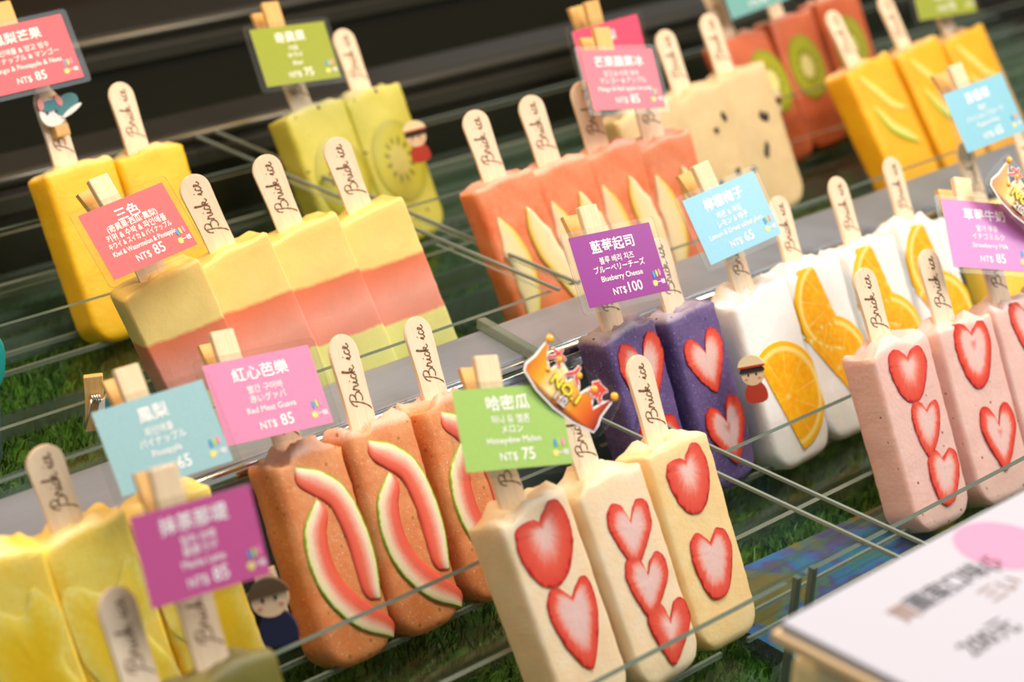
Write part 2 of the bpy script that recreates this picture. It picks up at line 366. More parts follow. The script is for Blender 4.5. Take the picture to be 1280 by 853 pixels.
def stick_mesh(expo=.046, w=.0083, th=.0022):
    pts = []; r = w*1.12
    z0 = LEN-.012; zt = LEN+expo
    left = [(-w, z0), (-w, LEN+.004), (-w*1.0, LEN+expo*.35), (-w*1.06, LEN+expo*.62), (-r, zt-r)]
    pts += left
    for k in range(1, 12):
        a = math.pi-math.pi*k/12; pts.append((r*math.cos(a), zt-r+r*math.sin(a)))
    pts += [(-p[0], p[1]) for p in left[::-1]]
    bm = bmesh.new(); prism(bm, pts, -th/2, th/2)
    es = [e for e in bm.edges if abs(e.verts[0].co.y-e.verts[1].co.y) < 1e-7]
    bmesh.ops.bevel(bm, geom=es, offset=.0005, segments=2, affect='EDGES')
    me = bpy.data.meshes.new('stick'); bmesh.ops.recalc_face_normals(bm, faces=bm.faces); bm.to_mesh(me); bm.free()
    return me
STROKES = [
 [(-1.25,-.85),(-1.0,-.8),(-.5,-.3),(-.05,.45),(.2,1.1),(.38,1.6)],
 [(-.45,.95),(-.2,1.4),(.35,1.72),(.95,1.72),(1.2,1.4),(.95,1.05),(.35,.88),(.9,.88),(1.3,.6),(1.15,.18),(.6,-.05),(.05,.08)],
 [(1.35,.1),(1.6,.5),(1.8,.98),(1.82,.75),(2.1,.75),(2.05,.35),(2.12,.08),(2.4,.2),(2.65,.72),(2.6,.25),(2.75,.05),(3.0,.25)],
 [(2.86,1.08),(2.92,1.2)],
 [(3.62,.62),(3.48,.78),(3.2,.6),(3.08,.25),(3.28,.03),(3.6,.2),(4.0,.95),(4.3,1.72),(4.2,1.82),(4.0,1.3),(3.88,.6),(3.85,.02)],
 [(3.88,.4),(4.15,.72),(4.4,.72),(4.35,.5),(4.02,.4),(4.25,.25),(4.45,.04),(4.8,.2)],
 [(5.5,.25),(5.8,.75),(5.74,.25),(5.9,.05),(6.15,.25)], [(6.0,1.1),(6.06,1.22)],
 [(6.78,.65),(6.62,.78),(6.34,.58),(6.25,.25),(6.45,.03),(6.8,.2),(7.15,.42),(7.32,.68),(7.18,.82),(7.02,.55),(7.06,.18),(7.3,.03),(7.65,.28)]]
def lettering_mesh():
    bm = bmesh.new(); sx, sy = .00375, .0046
    for s in STROKES:
        P = [(x, y) for x, y in catmull(s, 5, False)]
        # text x runs up the stick, text y runs to the left
        ribbon(bm, [(-(y-.72)*sy, LEN+.0125+(x)*sx+(.0) ) for x, y in P], .0004, 0)
    me = bpy.data.meshes.new('lettering'); bm.to_mesh(me); bm.free(); return me
STICK = stick_mesh(); STICK.materials.append(M['stick']); LETTER = lettering_mesh(); LETTER.materials.append(M['burn'])

def ring_slice(outline, center, levels, y_front, thick, dome, attr='t', scale=None, rot=0.0):
    """a fruit slice: rings from the outline to the centre; attribute t=1 at the skin, 0 at the centre"""
    n = len(outline); verts = []; t = []; pu = []; pv = []; faces = []
    for li, s in enumerate(levels):
        for p in outline:
            x = center[0]+(p[0]-center[0])*s; z = center[1]+(p[1]-center[1])*s
            edge = 1-s
            yy = y_front - dome*math.sqrt(min(1, edge*3.5)) + .00015*noise.noise(Vector((x*400, z*400, 1)))
            verts.append((x, yy, z)); t.append(s); pu.append(x-center[0]); pv.append(z-center[1])
    for li in range(len(levels)-1):
        for k in range(n):
            a = li*n; faces.append((a+k, a+(k+1) % n, a+n+(k+1) % n, a+n+k))
    c = len(verts); verts.append((center[0], y_front-dome, center[1])); t.append(0); pu.append(center[0]); pv.append(center[1])
    a = (len(levels)-1)*n
    for k in range(n): faces.append((a+k, a+(k+1) % n, c))
    b = len(verts)
    for p in outline: verts.append((p[0], y_front+thick, p[1])); t.append(1); pu.append(p[0]); pv.append(p[1])
    b2 = len(verts)
    for k in range(n): verts.append(verts[k]); t.append(1); pu.append(pu[k]); pv.append(pv[k])
    for k in range(n): faces.append((b+k, b+(k+1) % n, b2+(k+1) % n, b2+k))
    faces.append(tuple(b+k for k in range(n))[::-1])
    me = bpy.data.meshes.new('slice'); me.from_pydata(verts, [], faces)
    for nm, arr in (('t', t), ('pu', pu), ('pv', pv)):
        at = me.attributes.new(nm, 'FLOAT', 'POINT'); at.data.foreach_set('value', arr)
    bm = bmesh.new(); bm.from_mesh(me); bmesh.ops.recalc_face_normals(bm, faces=bm.faces); bm.to_mesh(me); bm.free()
    for p in me.polygons: p.use_smooth = True
    return me
def xf(pts, cx, cz, sx, sz, rot=0):
    c, s = math.cos(rot), math.sin(rot)
    return [(cx+(x*sx*c - z*sz*s), cz+(x*sx*s + z*sz*c)) for x, z in pts]
HEARTS = {
 'deep': [(0,-1),(.45,-.55),(.82,.0),(.95,.45),(.80,.86),(.50,1.0),(.22,.78),(.03,.38),(-.20,.74),(-.50,.96),(-.82,.84),(-.96,.42),(-.80,-.02),(-.42,-.58)],
 'soft': [(0,-1),(.48,-.78),(.82,-.15),(.95,.4),(.80,.85),(.45,1.0),(.15,.80),(-.02,.66),(-.2,.80),(-.55,.98),(-.88,.8),(-.98,.35),(-.80,-.3),(-.45,-.82)],
 'long': [(.1,-1),(.5,-.5),(.75,.1),(.78,.6),(.60,.95),(.30,.86),(.02,.62),(-.25,.84),(-.62,.92),(-.86,.55),(-.70,-.05),(-.35,-.62)],
 'full': [(.05,-1),(.5,-.85),(.88,-.3),(.98,.3),(.82,.86),(.45,1.05),(.1,.78),(-.05,.62),(-.35,.72),(-.85,.62),(-1.0,.25),(-.85,-.3),(-.45,-.85)]}
RED = [(0, (.86, .66, .62)), (.30, (.86, .60, .56)), (.52, (.84, .36, .32)), (.70, (.78, .10, .06)), (.92, (.70, .045, .025)), (1, (.45, .015, .01))]
M['straw_pale'] = slice_mat('strawberry_flesh_pale_heart', [(0, (.80,.50,.47)), (.10, (.82,.58,.55)), (.50, (.82,.53,.49)), (.66, (.85,.32,.26)), (.78, (.80,.11,.07)), (.95, (.74,.07,.045)), (1, (.45,.015,.01))], namt=.16, streak=.22)
M['straw_red'] = slice_mat('strawberry_flesh_red', [(0, (.87,.62,.56)), (.25, (.86,.52,.47)), (.45, (.84,.26,.20)), (.62, (.80,.12,.075)), (.93, (.74,.07,.045)), (1, (.45,.015,.01))], namt=.16, streak=.25)
M['straw_core'] = slice_mat('strawberry_flesh_pink_core', [(0, (.78,.22,.18)), (.12, (.84,.40,.36)), (.22, (.82,.57,.53)), (.58, (.82,.52,.48)), (.70, (.84,.20,.14)), (.78, (.80,.10,.06)), (.95, (.72,.045,.025)), (1, (.40,.015,.01))], namt=.14, streak=.16)
M['orange'] = orange_mat()
M['kiwi'] = kiwi_mat('green_kiwi_flesh', (.36, .38, .02), (.74, .70, .28))
M['kiwi_pale'] = kiwi_mat('pale_kiwi_flesh', (.50, .47, .02), (.56, .50, .11), (.50, .47, .04))
M['guava_slice'] = slice_mat('watermelon_rind_slice', [(0, (.78,.10,.06)), (.35, (.80,.16,.10)), (.55, (.85,.40,.30)), (.72, (.88,.72,.54)), (.90, (.84,.82,.46)), (.955, (.40,.50,.05)), (1, (.24,.36,.02))], namt=.14, rough=.35)
M['apple'] = slice_mat('apple_slice_flesh', [(0, (.86,.74,.48)), (.70, (.86,.72,.38)), (.86, (.88,.62,.14)), (1, (.60,.30,.03))], namt=.06)
M['lime'] = slice_mat('lime_sliver_flesh', [(0, (.86,.70,.14)), (.50, (.80,.74,.24)), (.78, (.56,.62,.05)), (1, (.28,.46,.01))], namt=.1)
M['pine_chunk'] = slice_mat('pineapple_chunk_flesh', [(0, (.88,.56,.02)), (.5, (.90,.62,.03)), (.85, (.90,.70,.10)), (1, (.90,.75,.20))], nscale=420, namt=.7, gscale=240)
M['seed'] = simple('dark_fruit_bit', (.035, .02, .015), .4)

def strawberry(parent, kind, m, cx, cz, w, h, rot, D, W):
    o = catmull(HEARTS[kind], 5)
    o = [(x*(1+.05*noise.noise(Vector((x*5, z*5, cx*900)))), z*(1+.05*noise.noise(Vector((x*5, z*5, 9+cz*900))))) for x, z in o]
    o = xf(o, cx, cz, w/2, h/2, rot); lim = W/2-.0008
    o = [(max(-lim, min(lim, x)), z) for x, z in o]
    c = xf([(0, .16 if kind == 'deep' else .34)], cx, cz, w/2, h/2, rot)[0]
    me = ring_slice(o, c, [1, .985, .95, .88, .78, .66, .52, .38, .22, .1], -D/2-.0006, .004, .00012)
    return put('strawberry_slice', me, M[m], parent)
def disc_slice(name, parent, mat, cx, cz, r, a0, a1, D, W, ry=None, rot=0):
    """sector of a round slice from angle a0 to a1 (degrees), polar attributes about its own centre"""
    ry = ry or r; pts = []; full = abs(a1-a0) >= 359
    n = 40
    for k in range(n if full else n+1):
        a = math.radians(a0+(a1-a0)*k/n); pts.append((r*math.cos(a), ry*math.sin(a)))
    if not full:
        for k in range(1, 8): q = k/8; pts.append((pts[n][0]*(1-q)+pts[0][0]*q, pts[n][1]*(1-q)+pts[0][1]*q))
    pts = xf(pts, cx, cz, 1, 1, rot); lim = W/2-.0006
    pts = [(max(-lim, min(lim, x)), min(LEN-.001, z)) for x, z in pts]
    cc = (sum(p[0] for p in pts)/len(pts), sum(p[1] for p in pts)/len(pts))
    me = ring_slice(pts, cc, [1, .93, .84, .72, .6, .45, .3, .15], -D/2-.0005, .004, .00012)
    c, s = math.cos(-rot), math.sin(-rot)
    for nm in ('pu', 'pv'):
        pass
    pu, pv = me.attributes['pu'].data, me.attributes['pv'].data
    for i, v in enumerate(me.vertices):
        dx, dz = v.co.x-cx, v.co.z-cz; pu[i].value = (dx*c-dz*s)/r; pv[i].value = (dx*s+dz*c)/ry
    return put(name, me, M[mat], parent)
def crescent(name, parent, mat, skin, width, side, D, W, tipk=.8, tt=1.0):
    """skin: open polyline along the skin; flesh grows to one side; t=1 on the skin side, 0 inside"""
    P = catmull(skin, 8, False); n = len(P); verts = []; t = []; faces = []; rows = 9; lim = W/2-.0005
    for i, p in enumerate(P):
        a = P[max(i-1, 0)]; b = P[min(i+1, n-1)]; d = Vector((b[0]-a[0], b[1]-a[1])).normalized(); nn = Vector((-d.y, d.x))*side
        s = i/(n-1); ww = width*min(1, (max(.02, math.sin(math.pi*s)))**tipk*1.15)
        for k in range(rows):
            q = k/(rows-1); x = p[0]+nn.x*ww*q; z = p[1]+nn.y*ww*q
            e = min(q, 1-q, s*4, (1-s)*4)
            verts.append((max(-lim, min(lim, x)), -D/2-.0003-.0006*min(1, e*5), max(.004, min(LEN-.001, z)))); t.append(tt*(1-q))
    for i in range(n-1):
        for k in range(rows-1): a = i*rows+k; faces.append((a, a+1, a+rows+1, a+rows))
    bnd = [i*rows for i in range(n)]+[(n-1)*rows+k for k in range(1, rows)]+[i*rows+rows-1 for i in range(n-2, -1, -1)]+[k for k in range(rows-2, 0, -1)]
    b0 = len(verts)
    for j in bnd: verts.append((verts[j][0], -D/2+.003, verts[j][2])); t.append(t[j])
    L = len(bnd)
    for k in range(L): faces.append((bnd[k], bnd[(k+1) % L], b0+(k+1) % L, b0+k))
    me = bpy.data.meshes.new(name); me.from_pydata(verts, [], faces)
    at = me.attributes.new('t', 'FLOAT', 'POINT'); at.data.foreach_set('value', t)
    bm = bmesh.new(); bm.from_mesh(me); bmesh.ops.recalc_face_normals(bm, faces=bm.faces); bm.to_mesh(me); bm.free()
    for p in me.polygons: p.use_smooth = True
    return put(name, me, M[mat], parent)
def chunk(parent, pts, D, W):
    o = catmull(pts, 5); lim = W/2-.0008
    o = [(max(-lim, min(lim, x)), max(.004, min(LEN-.002, z))) for x, z in o]
    c = (sum(p[0] for p in o)/len(o), sum(p[1] for p in o)/len(o))
    me = ring_slice(o, c, [1, .9, .75, .55, .35, .15], -D/2-.0002, .003, .0006)
    return put('pineapple_chunk', me, M['pine_chunk'], parent)
def bit(parent, x, z, sx, sz, D, rot=0):
    bm = bmesh.new(); bmesh.ops.create_icosphere(bm, subdivisions=2, radius=1)
    for v in bm.verts:
        k = 1+.25*noise.noise(v.co*2+Vector((x*900, z*900, 0))); q = Vector((v.co.x*sx*k, v.co.y*.0012, v.co.z*sz*k))
        c, s = math.cos(rot), math.sin(rot); v.co = Vector((x+q.x*c-q.z*s, -D/2-.0001+q.y, z+q.x*s+q.z*c))
    return bm_put('fruit_bit', bm, M['seed'], parent, smooth=True)
# ---------------------------------------------------------------- the setting
AX0, AX1 = -.75, 1.25
def struct(name, bm, mats, mw=None, label=None):
    o = bm_put(name, bm, mats, mw=mw); o['kind'] = 'structure'
    if label: o['label'] = label
    return o
bm = bmesh.new(); box(bm, AX0, AX1, -.5, 1.9, -.06, -.024); struct('floor', bm, M['dark'], label='dark base of the display counter')
bm = bmesh.new(); box(bm, AX0, AX1, 1.75, 1.8, -.024, .9); struct('wall_back', bm, M['black'], label='dark wall far behind the display')
# raised rear tiers carrying the second and third banks of trays
bm = bmesh.new(); box(bm, AX0, AX1, .241, .588, -.024, .008); struct('trim_1', bm, M['dark'], label='raised dark tier under the rear rows')
bm = bmesh.new(); box(bm, AX0, AX1, .632, 1.1, -.024, .030); struct('trim_2', bm, M['dark'], label='dark tier at the very back')
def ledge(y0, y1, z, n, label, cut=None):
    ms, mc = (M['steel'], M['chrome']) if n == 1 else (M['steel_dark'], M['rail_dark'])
    root = empty('steel_ledge', Matrix.Translation((0, y0, -.024)), label, 'ledge')
    bm = bmesh.new(); box(bm, AX0, AX1, .004, y1-y0, 0, z+.024, bev=.0012); bm_put('top_plate', bm, ms, root)
    bm = bmesh.new(); tube(bm, [(AX0, .003, z+.019), (AX1, .003, z+.019)], .0042, 10); bm_put('front_rail', bm, mc, root, smooth=True)
    bm = bmesh.new(); box(bm, AX0, AX1, -.002, .0035, z-.002, z+.009, bev=.0008); bm_put('lower_lip', bm, mc, root)
    return root
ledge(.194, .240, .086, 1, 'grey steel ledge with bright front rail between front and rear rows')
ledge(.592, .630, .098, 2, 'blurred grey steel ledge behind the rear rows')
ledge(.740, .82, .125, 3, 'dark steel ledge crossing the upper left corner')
# a clear strip lying across the ledge
bm = bmesh.new(); box(bm, -.003, .003, -.03, .03, 0, .006, bev=.0006)
o = bm_put('acrylic_strip', bm, M['acr_edge_bright'], mw=Matrix.Translation((-.021, .213, .0862)) @ Matrix.Rotation(math.radians(-8), 4, 'Z'))
tag(o, 'short clear acrylic bar lying across the steel ledge', 'acrylic bar')

# turf: real blades
def turf(name, x0, x1, y0, y1, z, n, h, label):
    rng = np.random.default_rng(int(1000*abs(y0))+77)
    cx = rng.uniform(x0, x1, n); cy = rng.uniform(y0, y1, n); a = rng.uniform(0, 6.283, n); lean = rng.uniform(.1, 1.1, n)
    hh = h*rng.uniform(.55, 1.1, n); w = rng.uniform(.0004, .0008, n); d = rng.uniform(0, 6.283, n)
    b = np.empty((n, 5, 3)); ca, sa = np.cos(a), np.sin(a); dx, dy = np.cos(d), np.sin(d)
    b[:, 0] = np.stack([cx-ca*w, cy-sa*w, np.full(n, z)], 1); b[:, 1] = np.stack([cx+ca*w, cy+sa*w, np.full(n, z)], 1)
    mx = cx+dx*hh*.35*lean; my = cy+dy*hh*.35*lean; mz = z+hh*.6
    b[:, 2] = np.stack([mx+ca*w*.8, my+sa*w*.8, mz], 1); b[:, 3] = np.stack([mx-ca*w*.8, my-sa*w*.8, mz], 1)
    b[:, 4] = np.stack([cx+dx*hh*lean, cy+dy*hh*lean, z+hh*(1-.25*lean)], 1)
    v = b.reshape(-1, 3); i0 = np.arange(n)*5
    quads = np.stack([i0, i0+1, i0+2, i0+3], 1); tris = np.stack([i0+3, i0+2, i0+4], 1)
    me = bpy.data.meshes.new(name)
    nl = n*7; me.vertices.add(len(v)+4); base = len(v)
    vv = np.concatenate([v, [[x0, y0, z], [x1, y0, z], [x1, y1, z], [x0, y1, z]]]); me.vertices.foreach_set('co', vv.ravel())
    loops = np.concatenate([np.concatenate([quads, tris], 1).ravel(), [base, base+1, base+2, base+3]])
    me.loops.add(len(loops)); me.loops.foreach_set('vertex_index', loops.astype(np.int32))
    tot = np.tile([4, 3], n); tot = np.append(tot, 4); st = np.concatenate([[0], np.cumsum(tot)[:-1]])
    me.polygons.add(len(tot)); me.polygons.foreach_set('loop_start', st.astype(np.int32)); me.update(calc_edges=True)
    o = put(name, me, M['turf']); tag(o, label, 'artificial grass', kind='stuff'); return o
turf('artificial_turf', -.62, .70, -.34, .19, -.022, 62000, .013, 'green artificial grass under the front rows of popsicles')
turf('artificial_turf', -.50, 1.0, .243, .586, .009, 42000, .013, 'green artificial grass under the rear rows of popsicles')
turf('artificial_turf', -.25, 1.1, .64, .73, .031, 9000, .012, 'dark green artificial grass strip behind the second ledge')

# clear acrylic trays: floor, front pane, rear pane, end panes; polished edges get their own look
def pane(name, root, x0, x1, y0, y1, z0, z1, edges=(1,), mat='acr', em='acr_edge'):
    bm = bmesh.new(); box(bm, x0, x1, y0, y1, z0, z1, top=(1, edges)); return bm_put(name, bm, [M[mat], M[em]], root)
def tray(x0, x1, yf, yr, z, label, h=.0575, group='clear acrylic trays', foot=.02, ends=True):
    r = empty('acrylic_tray', Matrix.Translation((0, yf, z)), label, 'tray', group); d = yr-yf; t = .0032
    pane('floor_panel', r, x0, x1, t, d-t, -.004, 0, (2, 4), 'acr_floor', 'acr_edge_bright')
    pane('front_pane', r, x0, x1, 0, t, -.004, h, (1,))
    pane('rear_pane', r, x0, x1, d-t, d, -.004, .027, (1,), em='acr_edge_bright')
    if ends: pane('end_pane', r, x0, x0+t, t, d-t, 0, h, (1,), em='acr_edge_bright'); pane('end_pane', r, x1-t, x1, t, d-t, 0, h, (1,), em='acr_edge_bright')
    for yy in (.012, d-.014):
        bm = bmesh.new(); box(bm, x0, x1, yy-.0022, yy+.0022, -foot, -.0042, top=(1, (2, 4)), bev=0); bm_put('support_rail', bm, [M['acr'], M['acr_edge_bright']], r)
    for yy in (d*.42, d*.62):
        bm = bmesh.new(); box(bm, x0+t, x1-t, yy-.0009, yy+.0009, 0.0001, .003); bm_put('floor_rib', bm, [M['acr_edge_bright']], r)
    return r
tray(-.70, -.071, -.032, .0495, 0, 'clear acrylic tray holding honeydew and matcha popsicles, front row', ends=False)
tray(-.056, .70, -.032, .0495, 0, 'clear acrylic tray holding strawberry milk popsicles, front row right', ends=False)
tray(-.70, -.004, .080, .172, 0, 'clear acrylic tray holding pineapple and red guava popsicles', ends=False)
tray(.014, .80, .080, .172, 0, 'clear acrylic tray holding blueberry and orange slice popsicles', ends=False)
tray(-.60, .044, .243, .346, .035, 'clear acrylic tray holding the three-colour popsicles')
tray(.060, 1.0, .243, .388, .035, 'clear acrylic tray holding pink apple, seeded white and mango lime popsicles')
tray(-.60, .044, .400, .514, .035, 'clear acrylic tray holding the yellow mango popsicles')
tray(.060, 1.0, .400, .514, .035, 'clear acrylic tray holding the kiwi and red kiwi popsicles')
tray(-.30, 1.0, .524, .585, .035, 'empty clear acrylic tray in front of the second ledge')
# clear rods running front to back over the trays
def rod(x, y0, y1, z, label, grp):
    bm = bmesh.new(); box(bm, x-.0010, x+.0010, y0, y1, z, z+.0020, bev=.0003)
    tag(bm_put('acrylic_rod', bm, M['rod']), label, 'rod', grp)
rod(-.0085, -.060, .172, .0577, 'thin clear rod crossing the front trays, left of the pair', 'clear rods over the front trays')
rod(.0135, -.060, .172, .0577, 'thin clear rod crossing the front trays, right of the pair', 'clear rods over the front trays')
rod(.0465, .240, .590, .0932, 'thin clear rod crossing in front of the pink apple popsicles, left of the pair', 'clear rods over the rear trays')
rod(.0635, .240, .590, .0932, 'thin clear rod crossing in front of the pink apple popsicles, right of the pair', 'clear rods over the rear trays')

# added sheet painted as a poster's reflection, under the right front trays
def painted_reflection():
    mt, nt, b = nmat('reflection_paint'); tc = texco(nt); n = noise_n(nt, 16, 3, tc, .6); n.inputs['Distortion'].default_value = .15
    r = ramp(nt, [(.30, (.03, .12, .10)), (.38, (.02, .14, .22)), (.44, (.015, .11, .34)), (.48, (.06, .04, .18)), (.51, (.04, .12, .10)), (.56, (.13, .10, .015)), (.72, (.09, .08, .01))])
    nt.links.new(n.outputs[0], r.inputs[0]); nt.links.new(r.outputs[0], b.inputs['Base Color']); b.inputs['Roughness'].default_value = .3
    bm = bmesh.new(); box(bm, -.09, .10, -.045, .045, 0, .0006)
    tag(bm_put('reflection_sheet', bm, mt, mw=Matrix.Translation((.055, .015, -.0075)) @ Matrix.Rotation(-.05, 4, 'Z')), 'blue and ochre painted reflection on a sheet under the clear tray', 'painted_reflection')
painted_reflection()

# ---------------------------------------------------------------- popsicles
POPS = {'H1': [-0.1614, 0.0019, 0, 26.23, -5.27],
 'H2': [-0.1122, -0.0015, 0, 27.59, -3.29],
 'H3': [-0.0634, 0.001, 0, 27.56, -0.39],
 'S1': [0.13, 0.0027, 0, 27.32, 0.87],
 'S2': [0.1857, -0.0034, 0, 28.16, 1.84],
 'S3': [0.2383, -0.0071, 0, 28.56, 2.08],
 'P1': [-0.3826, 0.1307, 0, 15.92, -8.39],
 'P2': [-0.3371, 0.1259, 0, 18.36, -8.08],
 'P3': [-0.2904, 0.1211, 0, 20.33, -7.43],
 'G1': [-0.2183, 0.111, 0, 27.75, 0.62],
 'G2': [-0.1713, 0.1103, 0, 27.21, 0.78],
 'G3': [-0.1197, 0.1108, 0, 27.54, 1.0],
 'B1': [0.032, 0.1218, 0, 19.98, -6.98],
 'B2': [0.0782, 0.1144, 0, 22.47, -4.69],
 'L1': [0.1342, 0.1057, 0, 25.45, -2.91],
 'L2': [0.19, 0.1092, 0, 27.66, -0.51],
 'L3': [0.2488, 0.1089, 0, 27.84, -0.11],
 'L4': [0.3069, 0.1106, 0, 28.05, 0.77],
 'F1': [0.3773, 0.0981, 0, 28.19, -0.26],
 'F2': [0.4442, 0.0991, 0, 28.27, 0.26],
 'T1': [-0.1608, 0.2836, 0.035, 18.36, -15.39],
 'T2': [-0.1081, 0.2865, 0.035, 22.92, -12.86],
 'T3': [-0.058, 0.2863, 0.035, 23.63, -11.46],
 'T4': [-0.0102, 0.2836, 0.035, 23.53, -10.81],
 'A1': [0.0857, 0.2693, 0.035, 24.95, -7.21],
 'A2': [0.1308, 0.2697, 0.035, 22.86, -7.07],
 'A3': [0.1765, 0.2711, 0.035, 21.37, -6.57],
 'A4': [0.2138, 0.2649, 0.035, 19.16, -6.92],
 'D1': [0.2652, 0.3136, 0.035, 24.54, -6.73],
 'D2': [0.3249, 0.3193, 0.035, 24.91, -6.71],
 'D3': [0.3852, 0.3291, 0.035, 25.24, -6.55],
 'R1': [0.4803, 0.3898, 0.035, 34.8, -3.84],
 'R2': [0.5396, 0.3996, 0.035, 30.08, -2.21],
 'R3': [0.6127, 0.4132, 0.035, 28.1, -1.54],
 'M1': [0.5056, 0.287, 0.035, 32.78, -7.71],
 'M2': [0.5745, 0.2902, 0.035, 32.8, -7.23],
 'M3': [0.6364, 0.2908, 0.035, 32.6, -6.92],
 'Y1': [-0.117, 0.4414, 0.035, 26.55, -1.56],
 'Y2': [-0.0639, 0.4405, 0.035, 26.63, -1.82],
 'K1': [0.0831, 0.4461, 0.035, 27.94, -4.79],
 'K2': [0.1373, 0.4511, 0.035, 27.19, -4.17],
 'Z1': [-0.4049, -0.0191, 0, 27.0, 0.0],
 'Z2': [-0.3687, -0.0186, 0, 27.0, 0.0],
 'S4': [0.283, -0.012, 0, 30.0, 0.0]}
CARDS = {'mango': ([-0.1307, 0.5306, 0.1981], [0.9598, -0.2548, 0.1175], [0.0829, 0.6575, 0.7489], 0.0612, 0.043, 'Y1'),
 'kiwi': ([0.0696, 0.5125, 0.169], [0.9876, -0.1557, -0.0182], [0.1088, 0.597, 0.7948], 0.0572, 0.0405, 'K1'),
 'three': ([-0.2009, 0.3216, 0.1656], [0.993, 0.0174, 0.117], [-0.0985, 0.6686, 0.7371], 0.0556, 0.0389, 'T1'),
 'guava': ([-0.2265, 0.1815, 0.128], [0.9818, -0.1894, -0.0133], [0.1355, 0.6503, 0.7475], 0.0588, 0.0417, 'G1'),
 'pine': ([-0.3057, 0.162, 0.1371], [0.9891, -0.1375, 0.0531], [0.0447, 0.6233, 0.7807], 0.0578, 0.041, 'P3'),
 'matcha': ([-0.3682, 0.0534, 0.1487], [0.9834, -0.1803, 0.0211], [0.0657, 0.4614, 0.8848], 0.0545, 0.0382, 'Z2'),
 'honey': ([-0.1739, 0.0641, 0.1387], [0.9439, -0.3165, -0.0946], [0.2728, 0.5854, 0.7634], 0.0568, 0.0398, 'H1'),
 'blue': ([0.0151, 0.1676, 0.1416], [0.987, -0.1603, -0.0136], [0.1031, 0.5651, 0.8185], 0.0574, 0.0404, 'B1'),
 'lemon': ([0.1219, 0.1742, 0.1431], [0.9842, -0.105, 0.1426], [-0.0539, 0.5894, 0.806], 0.0576, 0.041, 'L1'),
 'strawb': ([0.2361, 0.0688, 0.1369], [0.9083, -0.3842, -0.1656], [0.3788, 0.5872, 0.7153], 0.0602, 0.0434, 'S3'),
 'passion': ([0.3824, 0.1729, 0.1579], [0.9875, -0.1149, 0.1077], [-0.0202, 0.5856, 0.8104], 0.0582, 0.0418, 'F1'),
 'apple': ([0.1851, 0.3224, 0.1789], [0.9714, -0.22, -0.0888], [0.2006, 0.5618, 0.8026], 0.0564, 0.04, 'A4'),
 'dragon': ([0.2384, 0.3792, 0.171], [0.9979, -0.042, 0.0485], [-0.0277, 0.4, 0.9161], 0.062, 0.0465, 'D1'),
 'red': ([0.4855, 0.4584, 0.168], [0.9778, -0.1385, 0.1571], [-0.0777, 0.4566, 0.8863], 0.0604, 0.0443, 'R1'),
 'mlime': ([0.6148, 0.3695, 0.1631], [0.9793, -0.2021, 0.0091], [0.0908, 0.4796, 0.8728], 0.0612, 0.0452, 'M3'),
 'crown1': ([-0.1242, 0.0758, 0.1408], [0.4998, -0.5733, -0.6492], [0.8514, 0.1875, 0.4898], 0.0482, 0.024, 'H2'),
 'crown2': ([0.2798, 0.0746, 0.1491], [0.4941, -0.6116, -0.6179], [0.8311, 0.1236, 0.5422], 0.0605, 0.0267, 'S4')}
POPS['A4'][0] = .2185
ICE = {
 'H': ice('cream_honeydew_ice', (.90, .68, .42), (.92, .75, .53), sss=.45, radius=(1, .6, .3)),
 'H3': ice('peach_honeydew_ice', (.88, .62, .27), (.91, .70, .37), sss=.45, radius=(1, .6, .25)),
 'S': ice('strawberry_milk_ice', (.80, .50, .44), (.83, .56, .50), speck=(.35, .10, .07), sdens=.10, sss=.4),
 'P': ice('pineapple_ice', (.93, .63, .05), (.95, .75, .15), sss=.35),
 'G': ice('red_guava_ice', (.68, .215, .065), (.77, .32, .12), speck=(.42, .20, .03), sdens=.13, sss=.3, grain=.7),
 'B': ice('blueberry_cheese_ice', (.095, .062, .20), (.145, .095, .27), speck=(.03, .02, .06), sdens=.10, sss=.2, grain=.55),
 'L': ice('white_lemon_ice', (.86, .88, .87), (.92, .94, .94), sss=.45, rough=.3),
 'F': ice('passion_fruit_ice', (.90, .62, .05), (.92, .70, .10), sss=.4),
 'T': tri_ice(),
 'A': ice('pink_guava_apple_ice', (.76, .17, .05), (.82, .29, .14), sss=.4),
 'D': ice('seeded_cream_ice', (.66, .50, .25), (.72, .57, .31), sss=.35, topfrost=.15),
 'R': ice('deep_orange_red_ice', (.52, .10, .025), (.60, .14, .045), sss=.3),
 'M': ice('golden_mango_ice', (.90, .42, .002), (.92, .50, .006), sss=.4),
 'Y': ice('bright_yellow_mango_ice', (.86, .50, .004), (.90, .58, .012), sss=.4),
 'K': ice('green_kiwi_ice', (.56, .52, .05), (.62, .58, .09), speck=(.08, .06, .01), sdens=.16, sss=.35, sscale=300),
 'Z': ice('matcha_ice', (.115, .105, .008), (.16, .14, .014), sss=.12, grain=.12, topfrost=.06)}
GROUPS = dict(H='honeydew popsicles with strawberry slices', S='strawberry milk popsicles', P='pineapple popsicles', G='red guava popsicles with rind slices',
 B='blueberry cheese popsicles', L='white lemon popsicles with orange slices', F='passion fruit popsicles', T='three-colour popsicles', A='pink popsicles with apple slices',
 D='cream popsicles with dark bits', R='orange-red popsicles with kiwi slices', M='mango popsicles with lime slivers', Y='bright yellow mango popsicles', K='green kiwi popsicles', Z='matcha popsicles')
WID = dict(H=.0475, S=.049, P=.045, G=.046, B=.0435, L=.0535, F=.054, T=.0483, A=.0450, D=.0560, R=.0555, M=.0585, Y=.0515, K=.0515, Z=.046)
DEP = dict(H=.026, S=.026, Z=.024)
